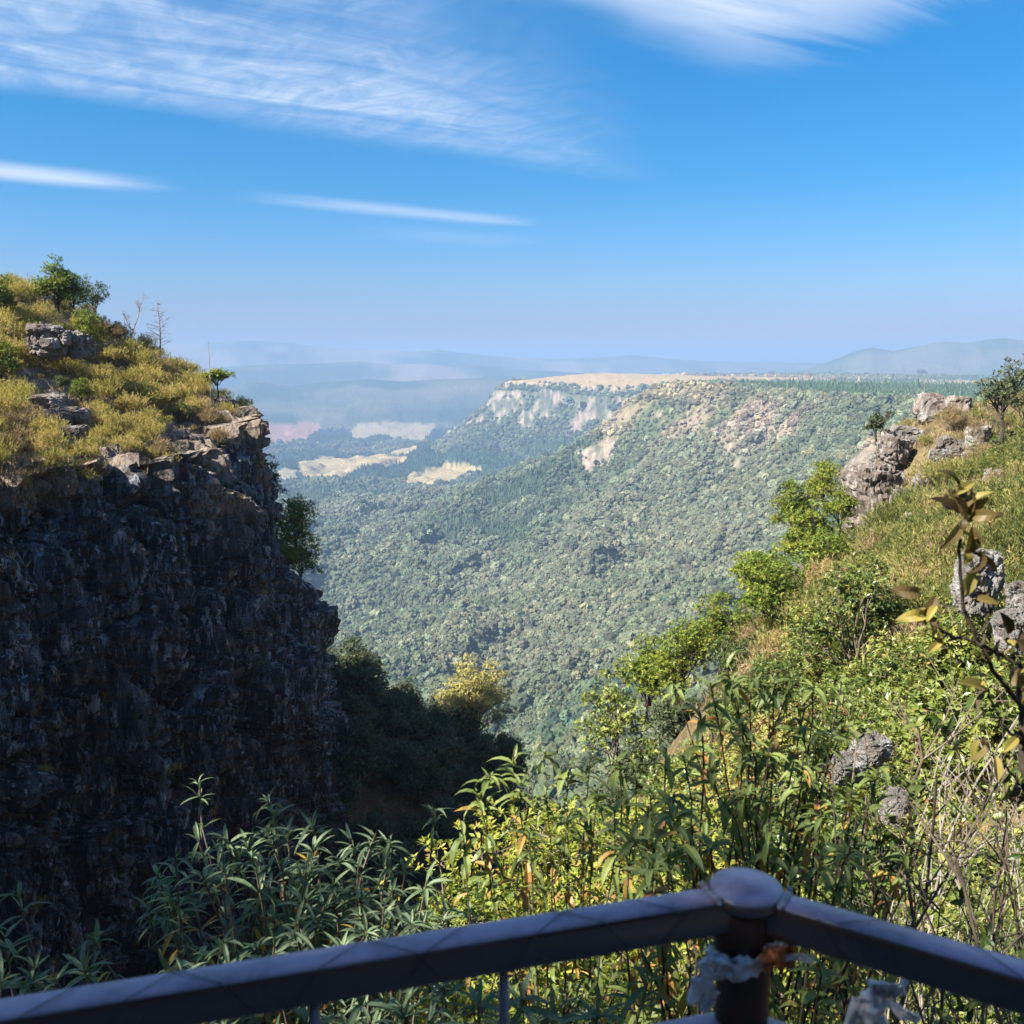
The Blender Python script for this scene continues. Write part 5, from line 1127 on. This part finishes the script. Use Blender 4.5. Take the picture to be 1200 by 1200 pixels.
# ------------------------------------------------------------------ sky, sun, haze, camera
def make_world():
    w = bpy.data.worlds.new('World'); scene.world = w; w.use_nodes = True; t = w.node_tree; t.nodes.clear()
    k = NT.__new__(NT); k.t = t
    out = k.n('ShaderNodeOutputWorld'); bg = k.n('ShaderNodeBackground')
    sky = k.n('ShaderNodeTexSky', sky_type='NISHITA'); sky.sun_disc = False; sky.sun_elevation = ELEV
    sky.sun_rotation = math.atan2(SUN[0], SUN[1]); sky.altitude = 1500; sky.air_density = 1.0; sky.dust_density = SKY_DUST; sky.ozone_density = 2.0
    dirv = k.n('ShaderNodeTexCoord').outputs['Generated']
    sp = k.n('ShaderNodeSeparateXYZ'); k.l(dirv, sp.inputs[0])
    z = k.math('MAXIMUM', sp.outputs[2], .02)
    px = k.math('DIVIDE', sp.outputs[0], z); py = k.math('DIVIDE', sp.outputs[1], z)
    al = k.math('ADD', k.math('MULTIPLY', px, .825), k.math('MULTIPLY', py, .565))
    ac = k.math('ADD', k.math('MULTIPLY', px, -.565), k.math('MULTIPLY', py, .825))
    cv = k.n('ShaderNodeCombineXYZ'); k.l(al, cv.inputs[0]); k.l(ac, cv.inputs[1])
    wisp = k.noise(k.scale(cv.outputs[0], (.55, 3.2, 1)), 1.0, 10, .68, .8)
    ripple = k.noise(k.scale(cv.outputs[0], (2.2, 1.1, 1)), 2.3, 5, .6, 1.2)
    soft = k.noise(k.scale(cv.outputs[0], (.8, 1.2, 1)), 1.1, 3, .5)
    jit = k.math('MULTIPLY', k.math('SUBTRACT', wisp, .5), 1.0)
    jit2 = k.math('MULTIPLY', k.math('SUBTRACT', soft, .5), .5)
    acj = k.math('ADD', k.math('ADD', ac, k.math('MULTIPLY', jit, .35)), jit2)
    alj = k.math('ADD', al, k.math('MULTIPLY', jit, 1.2))
    # big sheet
    endl = k.math('ADD', 2.05, k.math('MULTIPLY', k.math('SUBTRACT', ac, 2.64), 1.05))
    m1 = k.math('MULTIPLY', k.smooth(acj, 4.32, 3.85), k.smooth(k.math('SUBTRACT', alj, endl), .35, -1.1))
    m1 = k.math('MULTIPLY', m1, k.smooth(ac, 2.2, 3.3, .35, 1))
    t1 = k.math('MULTIPLY', k.smooth(wisp, .28, .72, .25, 1), k.smooth(ripple, .3, .7, .45, 1))
    m1 = k.math('MULTIPLY', k.math('MULTIPLY', m1, t1), 1.0)
    # thin streaks lower down
    d2 = k.math('ABSOLUTE', k.math('SUBTRACT', k.math('ADD', ac, k.math('MULTIPLY', jit, .18)), 5.9))
    m2 = k.math('MULTIPLY', k.smooth(d2, .42, .0), k.smooth(alj, 1.75, .9))
    m3 = k.math('MULTIPLY', k.math('MULTIPLY', k.smooth(d2, .36, 0), k.math('MULTIPLY', k.smooth(alj, 1.9, 2.9), k.smooth(alj, 4.4, 3.7))), .55)
    # sheet at the top right
    m4 = k.math('MULTIPLY', k.math('MULTIPLY', k.smooth(acj, 2.48, 2.05), k.smooth(alj, 2.75, 2.2)), k.smooth(al, 1.2, 1.9))
    m4 = k.math('MULTIPLY', m4, k.math('MULTIPLY', k.smooth(wisp, .25, .7, .35, 1), 1.3))
    d5 = k.math('ABSOLUTE', k.math('SUBTRACT', ac, 6.9))
    m5 = k.math('MULTIPLY', k.math('MULTIPLY', k.smooth(d5, .6, 0), k.math('MULTIPLY', k.smooth(alj, 3.0, 4.0), k.smooth(alj, 5.2, 4.4))), .16)
    m = k.math('ADD', k.math('ADD', m1, m2), k.math('ADD', k.math('ADD', m3, m4), m5))
    m = k.math('MULTIPLY', k.math('MINIMUM', m, 1.0), k.smooth(sp.outputs[2], .03, .1))
    m = k.math('MULTIPLY', m, CLOUD_A)
    tint = k.ramp(sp.outputs[2], [(0, (.275, .245, .33)), (.031, (.275, .245, .33)), (.082, (.25, .36, .46)), (.123, (.165, .385, .535)), (.17, (.07, .385, .555)), (.275, (.018, .40, .61)), (.42, (.08, .5, .72)), (.65, (.36, .62, .8)), (1, (.42, .66, .82))])   # clear dry-season blue
    k.l(k.mix(m, k.mix(1, sky.outputs[0], tint, 'MULTIPLY'), CLOUD_C), bg.inputs[0])
    bg.inputs[1].default_value = SKY_STR
    k.l(bg.outputs[0], out.inputs[0])
SKY_STR = .085; SKY_DUST = .6; CLOUD_A = .9; CLOUD_C = (2.75, 3.2, 3.9)
make_world()
sl = bpy.data.lights.new('sun', 'SUN'); sl.energy = 4.6; sl.angle = R(.53); sl.color = (1, .95, .86)
so = bpy.data.objects.new('sun', sl); COL.objects.link(so); so.rotation_euler = Vector(SUND).to_track_quat('Z', 'Y').to_euler(); so.location = (-60, -20, 80)

HAZE_D = 1.4e-4
def make_haze():
    k = NT('haze_air'); k.t.nodes.remove(k.out); o = k.n('ShaderNodeOutputMaterial')
    pv = k.n('ShaderNodeVolumePrincipled'); pv.inputs['Density'].default_value = HAZE_D; pv.inputs['Color'].default_value = (.29, .42, .635, 1); pv.inputs['Anisotropy'].default_value = .0
    k.l(pv.outputs[0], o.inputs['Volume'])
    lo = min(float(gzv.min()), -520) - 1; hi = float(gzv.max()) + 15
    s = 63000
    V = [(x, y, z) for z in (lo, hi) for y in (-s, s) for x in (-s, s)]
    Q = [(0, 2, 3, 1), (4, 5, 7, 6), (0, 1, 5, 4), (2, 6, 7, 3), (0, 4, 6, 2), (1, 3, 7, 5)]
    tag(mesh_np('haze', V, Q, None, k.m), kind='stuff')
make_haze()

cam = bpy.data.cameras.new('camera'); co = bpy.data.objects.new('camera', cam); COL.objects.link(co)
cam.sensor_width = 36; cam.lens = 18 / math.tan(HALF); co.rotation_euler = (math.pi / 2 - PITCH, 0, 0)
cam.clip_start = .05; cam.clip_end = 200000
cam.dof.use_dof = True; cam.dof.focus_distance = 45; cam.dof.aperture_fstop = 9.7
scene.camera = co
scene.render.engine = 'CYCLES'
cy = scene.cycles
cy.use_denoising = True; cy.denoiser = 'OPENIMAGEDENOISE'; cy.denoising_input_passes = 'RGB_ALBEDO_NORMAL'
cy.max_bounces = 4; cy.diffuse_bounces = 2; cy.glossy_bounces = 2; cy.transmission_bounces = 2; cy.transparent_max_bounces = 6; cy.volume_bounces = 1
cy.caustics_reflective = False; cy.caustics_refractive = False
vs = scene.view_settings; vs.view_transform = 'Standard'; vs.look = 'None'; vs.exposure = 1.72; vs.gamma = 1; vs.use_curve_mapping = False
